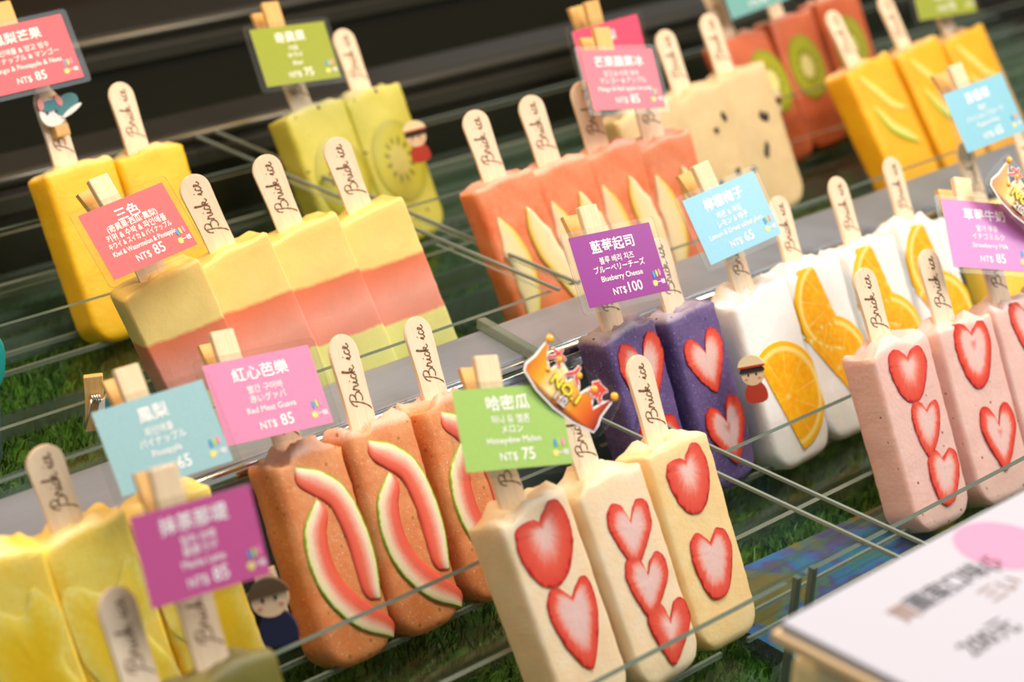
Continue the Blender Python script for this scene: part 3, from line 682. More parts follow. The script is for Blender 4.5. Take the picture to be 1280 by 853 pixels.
LAB = {
 'H1': 'cream honeydew popsicle with two large strawberry slices, under the green card', 'H2': 'cream honeydew popsicle with three small strawberry hearts in a column',
 'H3': 'peach coloured honeydew popsicle with two strawberry slices and a bare stick', 'S1': 'pink strawberry milk popsicle showing three strawberry slices, leftmost of its group',
 'S2': 'pink strawberry milk popsicle with two strawberry hearts, middle of its group', 'S3': 'pink strawberry milk popsicle under the violet price card',
 'S4': 'pink strawberry milk popsicle cut by the right edge, carrying the NO.2 crown', 'P1': 'yellow pineapple popsicle cut by the left edge of the picture',
 'P2': 'yellow pineapple popsicle with bare stick, middle of its group', 'P3': 'yellow pineapple popsicle behind the magenta card, carrying the light blue pineapple card',
 'G1': 'red guava popsicle with two rind crescents, under the pink card', 'G2': 'red guava popsicle with crossing rind crescents and bare stick',
 'G3': 'red guava popsicle half hidden behind the green honeydew card', 'B1': 'purple blueberry popsicle under the purple card, strawberry half hidden by a stick',
 'B2': 'purple blueberry popsicle with two strawberry hearts and a bare stick', 'L1': 'white popsicle with one large half orange slice, under the light blue lemon card',
 'L2': 'white popsicle with orange slices, second from the lemon card', 'L3': 'white popsicle with orange slices, third from the lemon card', 'L4': 'white popsicle with orange slices beside the violet card, last of its row',
 'F1': 'yellow passion fruit popsicle hidden behind the violet card', 'F2': 'yellow passion fruit popsicle at the right edge with only its stick showing',
 'T1': 'three-colour popsicle under the pink 三色 card, leftmost of four', 'T2': 'three-colour popsicle right beside the one carrying the card', 'T3': 'three-colour popsicle third from the left, kiwi base behind a guava stick',
 'T4': 'three-colour popsicle at the right end of its row', 'A1': 'pink popsicle with apple slices, leftmost beside the open turf', 'A2': 'pink popsicle with apple slices, second from the left',
 'A3': 'pink popsicle with apple slices, third from the left behind the purple card', 'A4': 'pink popsicle with apple slices carrying the lower rose card', 'D1': 'cream popsicle with dark bits behind the rose cards, leftmost of three',
 'D2': 'cream popsicle with dark bits and bare stick, middle of three', 'D3': 'cream popsicle with dark bits standing next to the red kiwi popsicles', 'R1': 'orange-red popsicle with a kiwi slice, leftmost of three',
 'R2': 'orange-red popsicle with a large kiwi slice in the middle', 'R3': 'orange-red popsicle with a kiwi slice behind the mango popsicle', 'M1': 'golden mango popsicle with lime slivers, leftmost of three',
 'M2': 'golden mango popsicle with lime slivers, middle of three', 'M3': 'golden mango popsicle at far right under the olive green card', 'Y1': 'bright yellow popsicle under the pink card in the upper left corner',
 'Y2': 'bright yellow popsicle with a bare stick at upper left', 'K1': 'green kiwi popsicle under the lime green card', 'K2': 'green kiwi popsicle with a bare stick, right of the lime green card',
 'Z1': 'matcha popsicle at lower left with a bare brown-shaded stick', 'Z2': 'matcha popsicle at lower left under the magenta card'}
EXPO = dict(Y1=.052, H3=.047, G2=.050, G3=.046, B2=.044, P2=.041, Z1=.048)
def ax(lean, roll):
    a, b = math.radians(lean), math.radians(roll); return Vector((math.sin(b), math.cos(b)*math.sin(a), math.cos(b)*math.cos(a)))
YAW = dict(T=16, A=16, P=8, S=5, K=3, D=8)
def pop_frame(k):
    x, y, z, le, ro = POPS[k]; a = ax(le, ro); X = Vector((1, 0, 0)); X = (X-a*X.dot(a)).normalized(); Y = a.cross(X)
    w = math.radians(YAW.get(k[0], 0)); X = X*math.cos(w)-Y*math.sin(w); Y = a.cross(X)
    D = DEP.get(k[0], .0245)
    return frame(Vector((x, y, z+.0002)) + Y*(D/2) - Vector((0, D/2*0, 0)), X, Y, a), D
for i, k in enumerate(POPS):
    g = k[0]; fr, D = pop_frame(k); W = WID[g]
    # the solved point is the middle of the lower front edge; lift so that the rear lower edge clears the tray floor
    a = Vector(fr.col[2][:3]); Y = Vector(fr.col[1][:3]); drop = max(0, -(Y.z*D/2)) - .0016
    fr.translation.z += max(0, drop)*0.9
    root = empty('popsicle', fr, LAB[k], 'popsicle', GROUPS[g])
    lump = dict(S=1.5, H=1.3, L=1.5, P=1.1, G=1.6, T=.5, A=.8).get(g, .9)
    put('ice_body', body_mesh(W, D, i*7+3, lump, rb=.0165 if g not in 'T' else .004, rc=dict(T=.0018, H=.0028, S=.0026, G=.005, B=.0038, P=.003).get(g, .0035), frost=1.0 if g in 'GBZ' else .3), ICE.get('H3' if k == 'H3' else g), root)
    st = bpy.data.objects.new('stick', STICK); COL.objects.link(st); st.parent = root
    rr = random.Random(i); tilt = rr.uniform(-.02, .03); ex = EXPO.get(k, .046)
    st.matrix_local = Matrix.Translation((rr.uniform(-.0015, .001), .001, LEN)) @ Matrix.Rotation(tilt, 4, 'Y') @ Matrix.Scale(ex/.046, 4, (0, 0, 1)) @ Matrix.Translation((0, 0, -LEN))
    le = bpy.data.objects.new('lettering', LETTER); COL.objects.link(le); le.parent = st; le.location = (0, -.00125, 0)
    R = random.Random(i*3+1)
    if g in 'HSB':
        spec = {'H1': [('full','straw_red',-.001,.0885,.037,.040,-.18),('long','straw_pale',.0015,.046,.038,.046,-.12)],
                'H2': [('deep','straw_pale',.0015,.0775,.032,.034,-.25),('deep','straw_pale',.001,.050,.031,.033,-.30),('deep','straw_red',.0055,.0235,.031,.033,-.30)],
                'H3': [('full','straw_red',.0005,.0885,.031,.035,-.12),('soft','straw_pale',.0005,.043,.031,.036,-.16)],
                'S1': [('soft','straw_red',.0005,.0905,.032,.032,-.16),('long','straw_pale',.003,.058,.028,.034,-.28),('soft','straw_pale',.007,.0275,.026,.033,-.22)],
                'S2': [('soft','straw_core',.001,.089,.032,.040,-.14),('deep','straw_core',.004,.038,.032,.040,-.12)],
                'S3': [('long','straw_pale',.001,.092,.033,.038,-.1),('deep','straw_core',-.001,.045,.032,.038,-.1)],
                'S4': [('long','straw_pale',.001,.088,.033,.038,-.1)],
                'B1': [('deep','straw_pale',.001,.081,.039,.045,-.08),('deep','straw_core',-.002,.034,.036,.040,-.1)],
                'B2': [('deep','straw_pale',.0005,.0765,.035,.037,.03),('deep','straw_core',.002,.0325,.035,.040,.03)]}[k]
        for s in spec: strawberry(root, s[0], s[1], s[2], s[3], s[4], s[5], s[6], D, W)
    elif k == 'L1':
        disc_slice('orange_slice', root, 'orange', -.004, .043, .0335, -92, 118, D, W, rot=.06)
    elif g == 'L':
        disc_slice('orange_slice', root, 'orange', .004, .082, .0315, 84, 268, D, W, rot=.30)
        disc_slice('orange_slice', root, 'orange', -.004, .044, .0325, -80, 118, D, W, rot=.25)
    elif g == 'G':
        crescent('rind_slice', root, 'guava_slice', [(-.010, .105), (.004, .099), (.016, .087), (.0215, .067), (.0220, .046), (.018, .027)], .0142, -1, D, W, .25)
        crescent('rind_slice', root, 'guava_slice', [(-.0035, .086), (-.0155, .074), (-.0185, .056), (-.0145, .037), (-.001, .018), (.0185, .006)], .0142, 1, D, W, .25)
    elif g == 'A':
        crescent('apple_slice', root, 'apple', [(-.0125, .090), (-.004, .076), (.000, .055), (-.003, .034), (-.014, .012)], .0155, -1, D, W, .8)
        crescent('apple_slice', root, 'apple', [(.0075, .089), (.0035, .074), (.005, .056), (.011, .040), (.0195, .020)], .0155, 1, D, W, .8)
    elif g == 'K':
        disc_slice('kiwi_slice', root, 'kiwi_pale', .002, .058, .0215, 0, 360, D, W, ry=.029)
    elif g == 'R':
        disc_slice('kiwi_slice', root, 'kiwi', -.002 if k != 'R1' else .008, .067, .0205, 0, 360, D, W, ry=.0265)
    elif g == 'M':
        crescent('lime_sliver', root, 'lime', [(-.016, .103), (-.003, .092), (.008, .077), (.020, .066)], .0085, -1, D, W, .6)
        crescent('lime_sliver', root, 'lime', [(-.018, .077), (-.011, .057), (.002, .044), (.016, .036)], .009, 1, D, W, .6)
    elif g == 'P':
        jj = [R.uniform(-.004, .004) for _ in range(8)]; chunk(root, [(-.0215, .078+jj[0]), (-.011+jj[1], .088), (.003, .080+jj[2]), (.012+jj[3], .090), (.0205, .070), (.015+jj[4], .052), (.0205, .030), (.019, .005), (-.019, .005), (-.013+jj[5], .034), (-.0215, .054)], D, W)
    elif g == 'D':
        for q in range(6):
            bit(root, R.uniform(-.018, .018), R.uniform(.03, .085), R.uniform(.0014, .0026), R.uniform(.002, .0042), D, R.uniform(-.4, .4))

# ---------------------------------------------------------------- price cards, clothespins
TXT = []
def text(parent, name, body, x, z, size, mat, y=-.0009, align='CENTER', bold=0.0, maxw=None, rot=0, label=None):
    cu = bpy.data.curves.new('t', 'FONT'); cu.body = body; cu.size = 1.0; cu.align_x = align; cu.align_y = 'CENTER'; cu.resolution_u = 2; cu.offset = 0
    o = bpy.data.objects.new('t', cu); COL.objects.link(o); TXT.append((o, parent, name, x, z, y, mat, maxw, rot, label, size, bold))
def flush_text():
    dg = bpy.context.evaluated_depsgraph_get(); dg.update()
    for o, parent, name, x, z, y, mat, maxw, rot, label, size, bold in TXT:
        me = bpy.data.meshes.new_from_object(o.evaluated_get(dg)); n = len(me.vertices); co = np.empty(n*3); me.vertices.foreach_get('co', co); co = co.reshape(-1, 3)*size
        sq = .86 if name in ('text_line', 'currency', 'price') else 1; sx = sq
        if n and maxw: w = co[:, 0].max()-co[:, 0].min(); sx = min(sq, maxw/w)
        c, s = math.cos(rot), math.sin(rot); X = co[:, 0]*sx; Z = co[:, 1]*(sx**.35)
        out = np.stack([x+X*c-Z*s, np.full(n, y), z+X*s+Z*c], 1); me.vertices.foreach_set('co', out.ravel()); me.update()
        if bold and n:
            bmm = bmesh.new(); base = me.copy(); K = 8 if bold > .0002 else 4
            for q in range(K):
                cp = base.copy(); a = q*2*math.pi/K+.4; cp.transform(Matrix.Translation((bold*math.cos(a), -q*.00001, bold*math.sin(a)))); bmm.from_mesh(cp); bpy.data.meshes.remove(cp)
            bmm.to_mesh(me); bmm.free(); bpy.data.meshes.remove(base)
        me.materials.clear(); q = put(name, me, mat, parent)
        if label: q['label'] = label
        cu = o.data; bpy.data.objects.remove(o); bpy.data.curves.remove(cu)
    TXT.clear()
PINK, ROSE, BLUE, GREEN, MAG, PURP, VIO = (.84, .22, .24), (.80, .10, .16), (.24, .58, .72), (.32, .56, .10), (.55, .07, .24), (.30, .012, .30), (.62, .16, .52)
CT = {
 'mango': ((.72, .08, .10), 'upper left corner', 'pink', ['鳳梨芒果', '파인애플 & 망고 빙수', 'パイナップル & マンゴー', 'Mango & Pineapple & Nata'], '85'),
 'kiwi': ((.27, .34, .015), 'above the green kiwi popsicles', 'olive green', ['奇異果', '키위', 'キウイ', 'Kiwi'], '75'),
 'three': ((.68, .13, .14), 'reading 三色', 'salmon pink', ['三色', '(奇異果·西瓜·鳳梨)', '키위 & 수박 & 파인애플', 'キウイ & スイカ & パイナップル', 'Kiwi & Watermelon & Pineapple'], '85'),
 'guava': ((.70, .24, .44), 'above the red guava popsicles', 'bright pink', ['紅心芭樂', '빨간 구아바', '赤いグァバ', 'Red Meat Guava'], '85'),
 'pine': ((.30, .52, .57), 'above the pineapple popsicles', 'dusty light blue', ['鳳梨', '파인애플', 'パイナップル', 'Pineapple'], '65'),
 'matcha': ((.53, .09, .28), 'above the matcha popsicles', 'magenta', ['抹茶那堤', '말차 라떼', '抹茶ラテ', 'Macha Latte'], '85'),
 'honey': ((.33, .54, .13), 'above the honeydew popsicles', 'fresh green', ['哈密瓜', '허니 듀 멜론', 'メロン', 'Honeydew Melon'], '75'),
 'blue': ((.26, .010, .26), 'above the blueberry popsicles', 'deep purple', ['藍莓起司', '블루 베리 치즈', 'ブルーベリーチーズ', 'Blueberry Cheese'], '100'),
 'lemon': ((.25, .56, .75), 'above the white lemon popsicles', 'sky blue', ['檸檬梅子', '레몬 & 매실', 'レモン & 梅子', 'Lemon & Dried salted plum'], '65'),
 'strawb': ((.50, .17, .48), 'above the strawberry milk popsicles', 'violet', ['草莓牛奶', '딸기 우유', 'イチゴミルク', 'Strawberry Milk'], '85'),
 'passion': ((.22, .53, .68), 'at the right edge beside the mango popsicles', 'light blue', ['百香果', '패션', 'パッションフルーツ', 'Passion Fruit'], '65'),
 'apple': ((.80, .12, .18), 'over the pink apple popsicles, lower of the overlapping two', 'rose', ['芒果蘋果冰', '망고 & 사과 빙수', 'マンゴー & アップル', 'Mango & Red apple ice pop'], '85'),
 'dragon': ((.76, .08, .16), 'behind and above another rose card', 'rose', ['鳳梨', '', '', ''], ''),
 'red': ((.16, .42, .42), 'cut by the top edge above the orange-red popsicles', 'teal', ['', '', '', 'Kiwi & Guava'], '85'),
 'mlime': ((.30, .36, .03), 'cut by the top edge above the mango popsicles', 'dark olive', ['', '', '', 'Mango & Lime'], '75')}
LOGO = [simple('logo_blue', (.04, .30, .66), .5), simple('logo_green', (.40, .62, .10), .5), simple('logo_rose', (.80, .25, .45), .5), simple('logo_yellow', (.86, .80, .20), .5), simple('logo_pale', (.86, .80, .88), .5)]
CLIPOFF = dict(mango=-.002, kiwi=-.006, three=-.004, guava=-.0125, pine=-.004, matcha=-.007, honey=-.006, blue=-.008, lemon=-.0035, strawb=-.010, passion=-.006, apple=-.006, dragon=-.005, red=0, mlime=.004)
def clothespin(cardfr, u0, H, label, dark=False, up=.0125):
    root = empty('clothespin', cardfr @ Matrix.Translation((u0, .0075, -H/2+.010)), label, 'clothespin', 'wooden clothespins on the price cards')
    zt = H-.010+up; w = .0063; wd = M['clip_dark'] if dark else M['clip']
    bm = bmesh.new(); prism(bm, [(-w, 0), (w, 0), (w, zt), (-w, zt)], -.0062, -.0020); bmesh.ops.bevel(bm, geom=list(bm.edges), offset=.0005, segments=1, affect='EDGES')
    bm_put('front_leg', bm, wd, root)
    bm = bmesh.new(); vs = []
    for z, y0, y1 in ((0, .0020, .0045), (.016, .0030, .0068), (zt-.001, .0105, .0138)):
        vs.append([bm.verts.new((sx*w, yy, z)) for sx, yy in ((-1, y0), (1, y0), (1, y1), (-1, y1))])
    for a, b in zip(vs, vs[1:]):
        for q in range(4): bm.faces.new((a[q], a[(q+1) % 4], b[(q+1) % 4], b[q]))
    bm.faces.new(vs[0][::-1]); bm.faces.new(vs[-1]); bm_put('rear_leg', bm, M['clip_dark'], root)  # darker wood on the rear leg paints in the shade of its inner face
    bm = bmesh.new(); pts = []
    for q in range(37): a = q*math.pi/6; pts.append((-.0072+.0144*q/36, .0012+.0019*math.cos(a), zt*.52+.0019*math.sin(a)))
    tube(bm, pts, .00045, 5); tube(bm, [(-.0072, .003, zt*.52), (-.0075, -.003, zt*.58), (-.0072, -.0066, zt*.60), (.0072, -.0066, zt*.60), (.0075, -.003, zt*.58), (.0072, .003, zt*.52)], .00045, 5)
    bm_put('spring', bm, M['spring'], root, smooth=True); return root
CFR = {}
for key, (C, u, v, W, H, pk) in CARDS.items():
    if key.startswith('crown'): continue
    u = Vector(u).normalized(); v = Vector(v); v = (v-u*u.dot(v)).normalized(); n = u.cross(v)   # n points to the viewer side
    C = Vector(C); sh = .0085 + (.004 if key == 'apple' else 0) - (.006 if key == 'dragon' else 0); C = C+(CAM-C).normalized()*sh
    fr = frame(C, u, -n, v); CFR[key] = fr
    col, where, cname, lines, price = CT[key]
    root = empty('price_card', fr @ Matrix.Translation((0, 0, 0)), f'{cname} laminated price card {where}' if key not in ('three',) else 'salmon pink laminated price card reading 三色', 'price card', 'laminated price cards')
    b = .0042; bm = bmesh.new(); r = .0025; WW, HH = W/2+b, H/2+b*.8; pts = []
    for cx, cz, a0 in ((WW-r, HH-r, 0), (-WW+r, HH-r, 90), (-WW+r, -HH+r, 180), (WW-r, -HH+r, 270)):
        for q in range(4): a = math.radians(a0+q*30); pts.append((cx+r*math.cos(a), cz+r*math.sin(a)))
    prism(bm, pts[::-1], .0002, .0008, 0, 1); bm_put('laminate_film', bm, [M['lam'], M['lam_edge']], root)
    bm = bmesh.new(); box(bm, -W/2, W/2, -.0003, .0001, -H/2, H/2, top=(1, (1, 0, 3, 5))); bm_put('card_insert', bm, [paper('card_'+cname.replace(' ', '_')+'_'+key, col), M['ink']], root)
    nl = len(lines); cx = -.01*W; Y0 = -.00045
    if lines[0]: text(root, 'title', lines[0], cx, H*.29, .0078, M['ink'], Y0, bold=.00011, maxw=W*.7)
    zz = [.095, -.025, -.155] if nl == 4 else [.155, .035, -.075, -.19]
    for q, ln in enumerate(lines[1:]):
        if ln: text(root, 'text_line', ln, cx, H*zz[q], .0047, M['ink'], Y0, bold=.00004, maxw=W*.74)
    if price:
        text(root, 'currency', 'NT$', cx-.0045, -H*.355, .0058, M['ink'], Y0, align='RIGHT' if False else 'CENTER', bold=.00004)
        text(root, 'price', price, cx+.0062, -H*.340, .0088, M['ink'], Y0, bold=.00007, maxw=.014)
    lg = bmesh.new()
    for q in range(3):
        bm = bmesh.new(); pts = [(W*.365+q*.0021+.0008*math.cos(a)+.0, -H*.235+.0021*math.sin(a)+q*.0003) for a in [i*.5236 for i in range(12)]]
        prism(bm, pts, -.0006, -.0002); bm_put('logo_popsicle', bm, LOGO[q], root)
    lg.free()
    text(root, 'logo_text', '春', W*.355, -H*.365, .0036, LOGO[3], Y0, bold=.0001); text(root, 'logo_text', '一枝', W*.43, -H*.355, .0030, LOGO[4], Y0, bold=.0001)
    clothespin(fr, CLIPOFF[key], H, f'wooden clothespin holding the {cname} card {where}' if key != 'three' else 'wooden clothespin holding the salmon pink card reading 三色', dark=key in ('mango', 'kiwi', 'apple', 'dragon'), up=.0165 if key not in ('kiwi', 'mlime') else .0185)

# ---------------------------------------------------------------- crown signs
def crown_print():
    mt, nt, b = nmat('crown_print'); tc = texco(nt); sp = N(nt, 'ShaderNodeSeparateXYZ'); nt.links.new(tc, sp.inputs[0])
    x = N(nt, 'ShaderNodeMath', operation='MULTIPLY_ADD'); nt.links.new(sp.outputs[0], x.inputs[0]); x.inputs[1].default_value = 19; x.inputs[2].default_value = .5
    r = ramp(nt, [(0, (.35, .03, .0)), (.10, (.75, .22, .01)), (.24, (.90, .45, .02)), (.36, (.95, .80, .35)), (.50, (.95, .62, .10)), (.66, (.85, .28, .01)), (.82, (.70, .10, .005)), (.93, (.30, .02, .005)), (1, (.06, .005, .005))])
    nt.links.new(x.outputs[0], r.inputs[0])
    z = N(nt, 'ShaderNodeMath', operation='MULTIPLY_ADD'); nt.links.new(sp.outputs[2], z.inputs[0]); z.inputs[1].default_value = 38; z.inputs[2].default_value = .5
    rz = ramp(nt, [(0, (1, 1, 1)), (.10, (.75, .75, .75)), (.16, (.1, .1, .1)), (.9, (0, 0, 0)), (1, (.3, .3, .3))]); nt.links.new(z.outputs[0], rz.inputs[0])
    col = mixcol(nt, rz.outputs[0], r.outputs[0], (.22, .015, .003)); nt.links.new(col, b.inputs['Base Color']); b.inputs['Roughness'].default_value = .2; b.inputs['Coat Weight'].default_value = .6
    return mt
M['crown'] = crown_print(); M['gold'] = simple('printed_gold_ball', (.92, .42, .01), .25, coat=.5); M['redink'] = simple('red_print', (.70, .03, .01), .35); M['yelink'] = simple('yellow_print', (.92, .82, .02), .35)
M['dkink'] = simple('dark_red_outline', (.20, .03, .005), .4); M['white'] = simple('white_outline_print', (.92, .92, .90), .4); M['silv'] = simple('silver_print', (.80, .80, .82), .35)
def crown(key, no, label):
    C, u, v, W, H, pk = CARDS[key]; u = Vector(u).normalized(); v = Vector(v); v = (v-u*u.dot(v)).normalized(); n = u.cross(v)
    C = Vector(C); C = C+(CAM-C).normalized()*.030; W = .0475; H = .0265
    fr = frame(C, u, -n, v); root = empty('crown_sign', fr, label, 'sign', 'printed crown signs on sticks')
    out = [(-.93,-.62),(-.97,-.40),(-.90,.1),(-.88,.95),(-.70,.30),(-.50,-.02),(-.44,.25),(-.40,.62),(-.22,.50),(-.08,.10),(.0,.35),(.07,.62),(.2,.30),(.30,.05),(.42,.55),(.52,.62),(.60,.2),(.72,.0),(.84,.5),(.95,.95),(.92,.0),(.97,-.35),(.98,-.62),(.5,-.88),(0,-.97),(-.5,-.88)]
    big = [(x*W/2, z*H/2) for x, z in out]
    def off(P, d):
        res = []; n_ = len(P)
        for i in range(n_):
            a, b, c = Vector(P[i-1]), Vector(P[i]), Vector(P[(i+1) % n_]); t = (c-a).normalized(); res.append((b.x+(-t.y)*d, b.y+t.x*d))
        return res
    bm = bmesh.new(); prism(bm, off(big, .0011), -.0002, .0003); bm_put('white_border', bm, M['white'], root)
    bm = bmesh.new(); prism(bm, big, -.0006, -.0001); bm_put('crown_print', bm, M['crown'], root)
    sl = [(-1.12,-.75),(-1.12,.2),(-1.0,1.25),(-.75,1.3),(.0,1.12),(.8,1.25),(1.12,1.1),(1.15,-.6),(.6,-1.15),(-.5,-1.1)]
    bm = bmesh.new(); prism(bm, [(x*W/2, z*H/2) for x, z in catmull(sl, 4)], .0004, .0009, 0, 1); bm_put('clear_sleeve', bm, [M['lam'], M['lam_edge']], root)
    for bx, bz, br in ((-.88, 1.0, .0022), (-.47, .62, .0018), (.07, .66, .0018), (.50, .66, .0021), (.95, 1.0, .0022), (-.55, -.0, .0014)):
        bm = bmesh.new(); bmesh.ops.create_uvsphere(bm, u_segments=12, v_segments=8, radius=br)
        for q in bm.verts: q.co.y *= .35
        bm_put('gold_ball', bm, M['gold'], root, Matrix.Translation((bx*W/2, -.0010, bz*H/2)), smooth=True)
    for q, ch in enumerate('大人氣'):
        px, pz = (-.54, -.02, .58)[q]*W/2, (.62, .56, .66)[q]*H/2
        text(root, 'red_character', ch, px, pz, .0092, M['white'], -.0009, bold=.0008, label='white outline of the red lettering'); text(root, 'red_character', ch, px, pz, .0092, M['redink'], -.0012, bold=.0003)
    text(root, 'number', no, .0, -.16*H/2, .0082, M['dkink'], -.0014, bold=.0006); text(root, 'number', no, 0, -.16*H/2, .0082, M['yelink'], -.0017, bold=.0002)
    text(root, 'rank', no[-1]+'位', .000, -.64*H/2, .0058, M['dkink'], -.0014, bold=.0005); text(root, 'rank', no[-1]+'位', .000, -.64*H/2, .0058, M['silv'], -.0017, bold=.0001)
crown('crown1', 'NO.1', 'orange printed crown sign reading NO.1 above the honeydew popsicles'); crown('crown2', 'NO.2', 'orange printed crown sign reading NO.2 at the right edge')

# ---------------------------------------------------------------- foreground board
def board():
    root = empty('price_board', Matrix.Translation((-.246, -.153, .153)), 'large white handwritten price board blurred in the lower right foreground', 'board')
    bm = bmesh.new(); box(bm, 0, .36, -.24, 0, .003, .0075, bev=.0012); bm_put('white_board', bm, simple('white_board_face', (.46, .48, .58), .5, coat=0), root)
    bm = bmesh.new(); box(bm, -.0025, .3625, -.2425, .0025, -.002, .0028, bev=.001); bm_put('cream_backing', bm, simple('cream_board_backing', (.72, .55, .33), .5), root)
    ink = simple('black_marker', (.03, .03, .035), .5); brown = simple('brown_marker', (.30, .17, .10), .5)
    bm = bmesh.new(); bmesh.ops.create_circle(bm, cap_ends=True, segments=32, radius=.020); bm_put('pink_circle', bm, simple('pink_print', (.58, .28, .46), .5), root, Matrix.Translation((.120, -.022, .0077)))
    def wr(name, body, x, y, size, mat, bold=.0004):
        rt = bpy.data.objects.new(name+'_line', None); text(root, name, body, x, y, size, mat, .0079, bold=.0004, rot=0, align='LEFT')
        bpy.data.objects.remove(rt); TXT[-1] = TXT[-1][:2]+(name, x, y, 'FLAT', mat, None, 0, None, size, bold)
    wr('handwriting', '圖案口味(5', .048, -.028, .0125, ink); wr('handwriting', '買', .036, -.029, .0125, brown); wr('handwriting', '三い', .077, -.043, .012, brown); wr('handwriting', '200元', .036, -.061, .0135, ink)
    return root
BOARD = board()
bm = bmesh.new(); box(bm, 0, .055, -.09, 0, 0, .160, bev=.004)
tag(bm_put('foam_pillar', bm, simple('cream_foam', (.80, .70, .42), .6), mw=Matrix.Translation((-.232, -.150, -.022))), 'pale cream foam pillar tucked under the corner of the white board', 'pillar')
for q, (x, y, h) in enumerate(((-.0725, -.036, .0865), (-.060, -.036, .0875))):
    bm = bmesh.new(); box(bm, -.0017, .0017, -.0035, .0, 0, h, bev=.0004)
    tag(bm_put('acrylic_post', bm, M['acr_edge'], mw=Matrix.Translation((x, y, -.022))), ('left' if q == 0 else 'right')+' one of two clear acrylic posts behind the white board corner', 'post', 'acrylic posts')
bm = bmesh.new(); box(bm, 0, .25, -.14, 0, 0, .1745)
tag(bm_put('display_stand', bm, M['dark'], mw=Matrix.Translation((-.16, -.185, -.0240))), 'dark stand under the white price board', 'stand')

flush_text_pending = True
def flush_all():
    flat = [t for t in TXT if t[5] == 'FLAT']
    for t in flat: TXT.remove(t)
    flush_text()
    dg = bpy.context.evaluated_depsgraph_get(); dg.update()
    for o, parent, name, x, z, y, mat, maxw, rot, label, size, bold in flat:
        me = bpy.data.meshes.new_from_object(o.evaluated_get(dg)); me.transform(Matrix.Translation((x, z, .0079)) @ Matrix.Scale(size, 4)); me.materials.clear(); put(name, me, mat, parent)
        cu = o.data; bpy.data.objects.remove(o); bpy.data.curves.remove(cu)
flush_all()

# ---------------------------------------------------------------- decorated clothespins
SK = simple('painted_skin', (.78, .58, .38), .5); HAIR = simple('painted_black_hair', (.02, .018, .015), .5); BRN = simple('painted_brown_hair', (.10, .06, .03), .5)
NAVY = simple('painted_navy', (.01, .015, .06), .5); TEAL = simple('painted_teal', (.03, .20, .22), .5); WHT = simple('painted_white', (.85, .83, .76), .5); PNK = simple('painted_pink', (.75, .25, .22), .5); REDP = simple('painted_red', (.45, .04, .02), .5); CREAM = simple('painted_cream', (.85, .75, .48), .5)
def disc(parent, name, mat, x, z, rx, rz, y0, y1, rot=0, n=20, a0=0, a1=360):
    pts = []
    for k in range(n): a = math.radians(a0+(a1-a0)*k/(n if a1-a0 == 360 else n-1)); pts.append((rx*math.cos(a), rz*math.sin(a)))
    bm = bmesh.new(); prism(bm, xf(pts, x, z, 1, 1, rot), y0, y1); return bm_put(name, bm, mat, parent)
def facing(p, roll=-18, lean=20):
    d = (CAM-Vector(p)); d.z = 0; d.normalize(); y = -d*1.0; x = y.cross(Vector((0, 0, 1))).normalized(); fr = frame(p, x, y, Vector((0, 0, 1)))
    return fr @ Matrix.Rotation(math.radians(roll), 4, 'Y') @ Matrix.Rotation(math.radians(-lean), 4, 'X')
def child_clip(p, label, hair, shirt, hat, s=1.0, roll=-18):
    fr = facing(p, roll) @ Matrix.Scale(s, 4); root = empty('decorated_clothespin', fr, label, 'clothespin', 'clothespins with painted figures')
    bm = bmesh.new(); prism(bm, [(-.004, -.016), (.004, -.016), (.004, .014), (-.004, .014)], .0035, .007); bm_put('clip_leg', bm, M['clip'], root)
    bm = bmesh.new(); prism(bm, [(-.004, -.016), (.004, -.016), (.004, .014), (-.004, .014)], .009, .0125); bm_put('clip_leg', bm, M['clip'], root, Matrix.Rotation(.1, 4, 'X'))
    disc(root, 'painted_head', SK, 0, .004, .0078, .0074, 0, .0034)
    disc(root, 'painted_hair', hair, 0, .0046, .0088, .0082, -.0008, .0030, 0, 20, 8, 172)
    for x in (-.0028, .0026): disc(root, 'painted_eye', HAIR, x, .0042, .0007, .0010, -.0004, .0001, n=8)
    for x in (-.0046, .0044): disc(root, 'painted_cheek', PNK, x, .0015, .0010, .0006, -.0004, .0001, n=8)
    bm = bmesh.new(); prism(bm, catmull([(-.004, -.002), (.004, -.002), (.0075, -.008), (.006, -.015), (-.006, -.015), (-.0075, -.008)], 3), .0002, .0034); bm_put('painted_shirt', bm, shirt, root)
    if hat:
        disc(root, 'painted_hat', CREAM, 0, .0092, .0092, .0085, -.0012, .003, 0, 20, 8, 172); bm = bmesh.new(); box(bm, -.0092, .0092, -.0016, .003, .0090, .0104); bm_put('hat_band', bm, REDP, root)
    return root
child_clip((.0885, .121, .0655), 'clothespin with painted girl in cream hat beside purple popsicle', HAIR, REDP, True, .85)
child_clip((-.2870, .1045, .0640), 'clothespin with painted brown-haired boy in navy beside red guava popsicle', BRN, NAVY, False, 1.15)
child_clip((.1205, .445, .1150), 'blurred clothespin with painted hatted figure right of the green kiwi popsicles', HAIR, REDP, True, .85)
child_clip((.4165, .375, .096), 'small blurred clothespin with dark hair figure beside cream popsicle', HAIR, TEAL, True, 1.1)
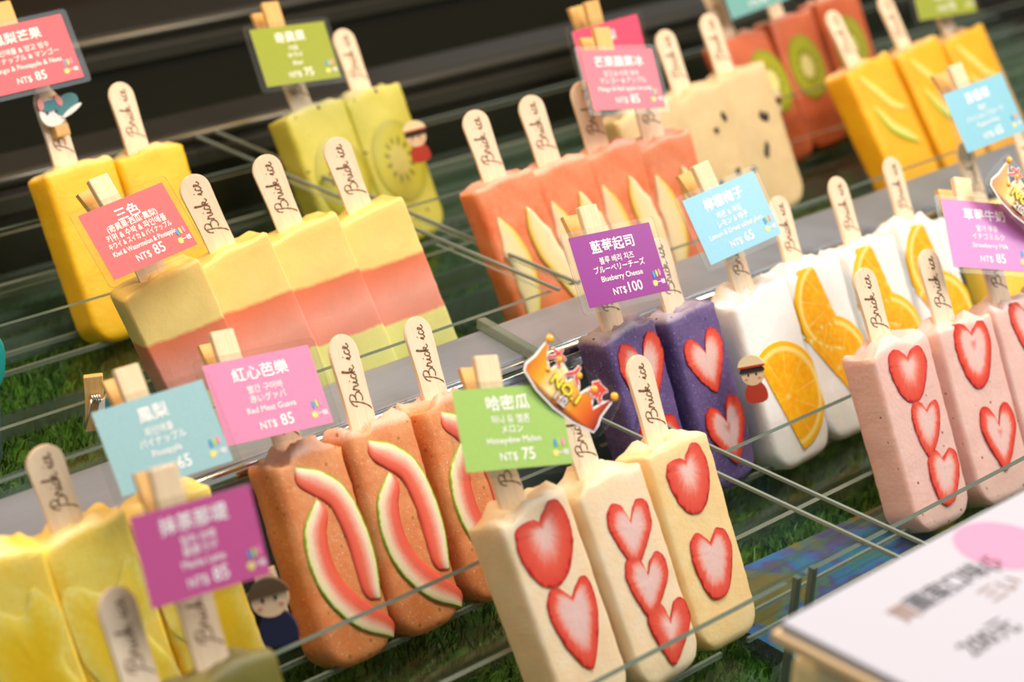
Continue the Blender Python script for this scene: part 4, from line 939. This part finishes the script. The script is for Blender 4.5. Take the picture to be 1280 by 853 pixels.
# cat-like painted ornament on the stick at upper left
fr, D = pop_frame('Y1'); fr = fr @ Matrix.Translation((-.002, -.0075, LEN+.0345))
root = empty('decorated_clothespin', fr, 'clothespin with white and teal painted animal on the upper left stick', 'clothespin', 'clothespins with painted figures')
disc(root, 'painted_face', WHT, -.001, .004, .0095, .0085, 0, .0025, .3); disc(root, 'painted_cap', TEAL, .010, .007, .0095, .0058, -.0006, .0022, .35); disc(root, 'painted_mask', TEAL, -.002, .0085, .0065, .0035, -.0008, .0004, .1)
for x in (-.008, .005): disc(root, 'painted_ear', PNK, x, .0105, .0022, .0038, -.001, .0006, .3 if x > 0 else -.2)
for x in (-.005, .0015): disc(root, 'painted_eye', HAIR, x, .0045, .001, .0011, -.0006, .0, n=8)
disc(root, 'painted_trim', WHT, .012, .0025, .0085, .0016, -.0012, .0018, .35)
bm = bmesh.new(); box(bm, -.0035, .0065, -.001, .005, -.0115, -.004, bev=.001); bm_put('clip_jaw', bm, M['clip_dark'], root)
bm = bmesh.new(); box(bm, -.0045, .0045, .0028, .0058, -.004, .022, bev=.0005); bm_put('clip_leg', bm, M['clip'], root)
# clothespin standing beside the blue card, spring and striped ornament visible
fr = facing((-.2535, .287, .0915), -6, 8); root = empty('decorated_clothespin', fr, 'honey coloured clothespin with spring and blue-white ornament left of blue card', 'clothespin', 'clothespins with painted figures')
bm = bmesh.new(); prism(bm, [(-.0085, -.014), (-.003, -.014), (.0035, .006), (.0042, .016), (-.0058, .016), (-.0062, .006)], -.002, .003); bmesh.ops.bevel(bm, geom=list(bm.edges), offset=.0004, segments=1, affect='EDGES'); bm_put('clip_leg', bm, M['clip_dark'], root)
bm = bmesh.new(); prism(bm, [(-.004, -.014), (.003, -.014), (.0115, .004), (.0125, .010), (.0095, .010), (.002, .000)], .004, .008); bm_put('clip_leg', bm, M['clip'], root)
bm = bmesh.new(); tube(bm, [(-.003+.005*q/40, -.0035+.0024*math.cos(q*math.pi/5), .0045+.0024*math.sin(q*math.pi/5)) for q in range(41)], .0005, 6); tube(bm, [(-.003, -.003, .004), (-.006, -.0035, -.005), (-.0085, -.003, -.012)], .0006, 6); bm_put('spring', bm, M['spring'], root, smooth=True)
bm = bmesh.new(); prism(bm, catmull([(.000, -.010), (.003, .002), (.006, .004), (.0095, -.001), (.014, -.005), (.013, -.012)], 3), -.0045, -.002); bm_put('painted_body', bm, TEAL, root)
bm = bmesh.new(); prism(bm, [(-.003, -.010), (.001, .003), (.004, .0045), (.003, -.003), (.000, -.012)], -.0055, -.0044); bm_put('painted_stripe', bm, WHT, root)
disc(root, 'painted_eye', WHT, .0055, -.0065, .003, .0028, -.0058, -.0044); disc(root, 'painted_pupil', HAIR, .0055, -.0065, .0016, .0014, -.0062, -.0057)
# teal plastic ornament cut by the left edge
bm = bmesh.new(); bmesh.ops.create_uvsphere(bm, u_segments=24, v_segments=16, radius=1)
for q in bm.verts: q.co = Vector((q.co.x*.007, q.co.y*.005, q.co.z*.0165*(1-.15*q.co.z)))
tag(bm_put('teal_ornament', bm, simple('teal_plastic', (.02, .42, .38), .35), mw=Matrix.Translation((-.2695, .36, .0960)), smooth=True), 'teal rounded plastic ornament cut by the left edge of the picture', 'ornament')
bm = bmesh.new(); box(bm, -.0022, .0022, -.0015, .0015, 0, .0445); tag(bm_put('ornament_stand', bm, M['acr_edge'], mw=Matrix.Translation((-.2695, .36, .0355))), 'clear post holding up the teal ornament at the left edge', 'stand')
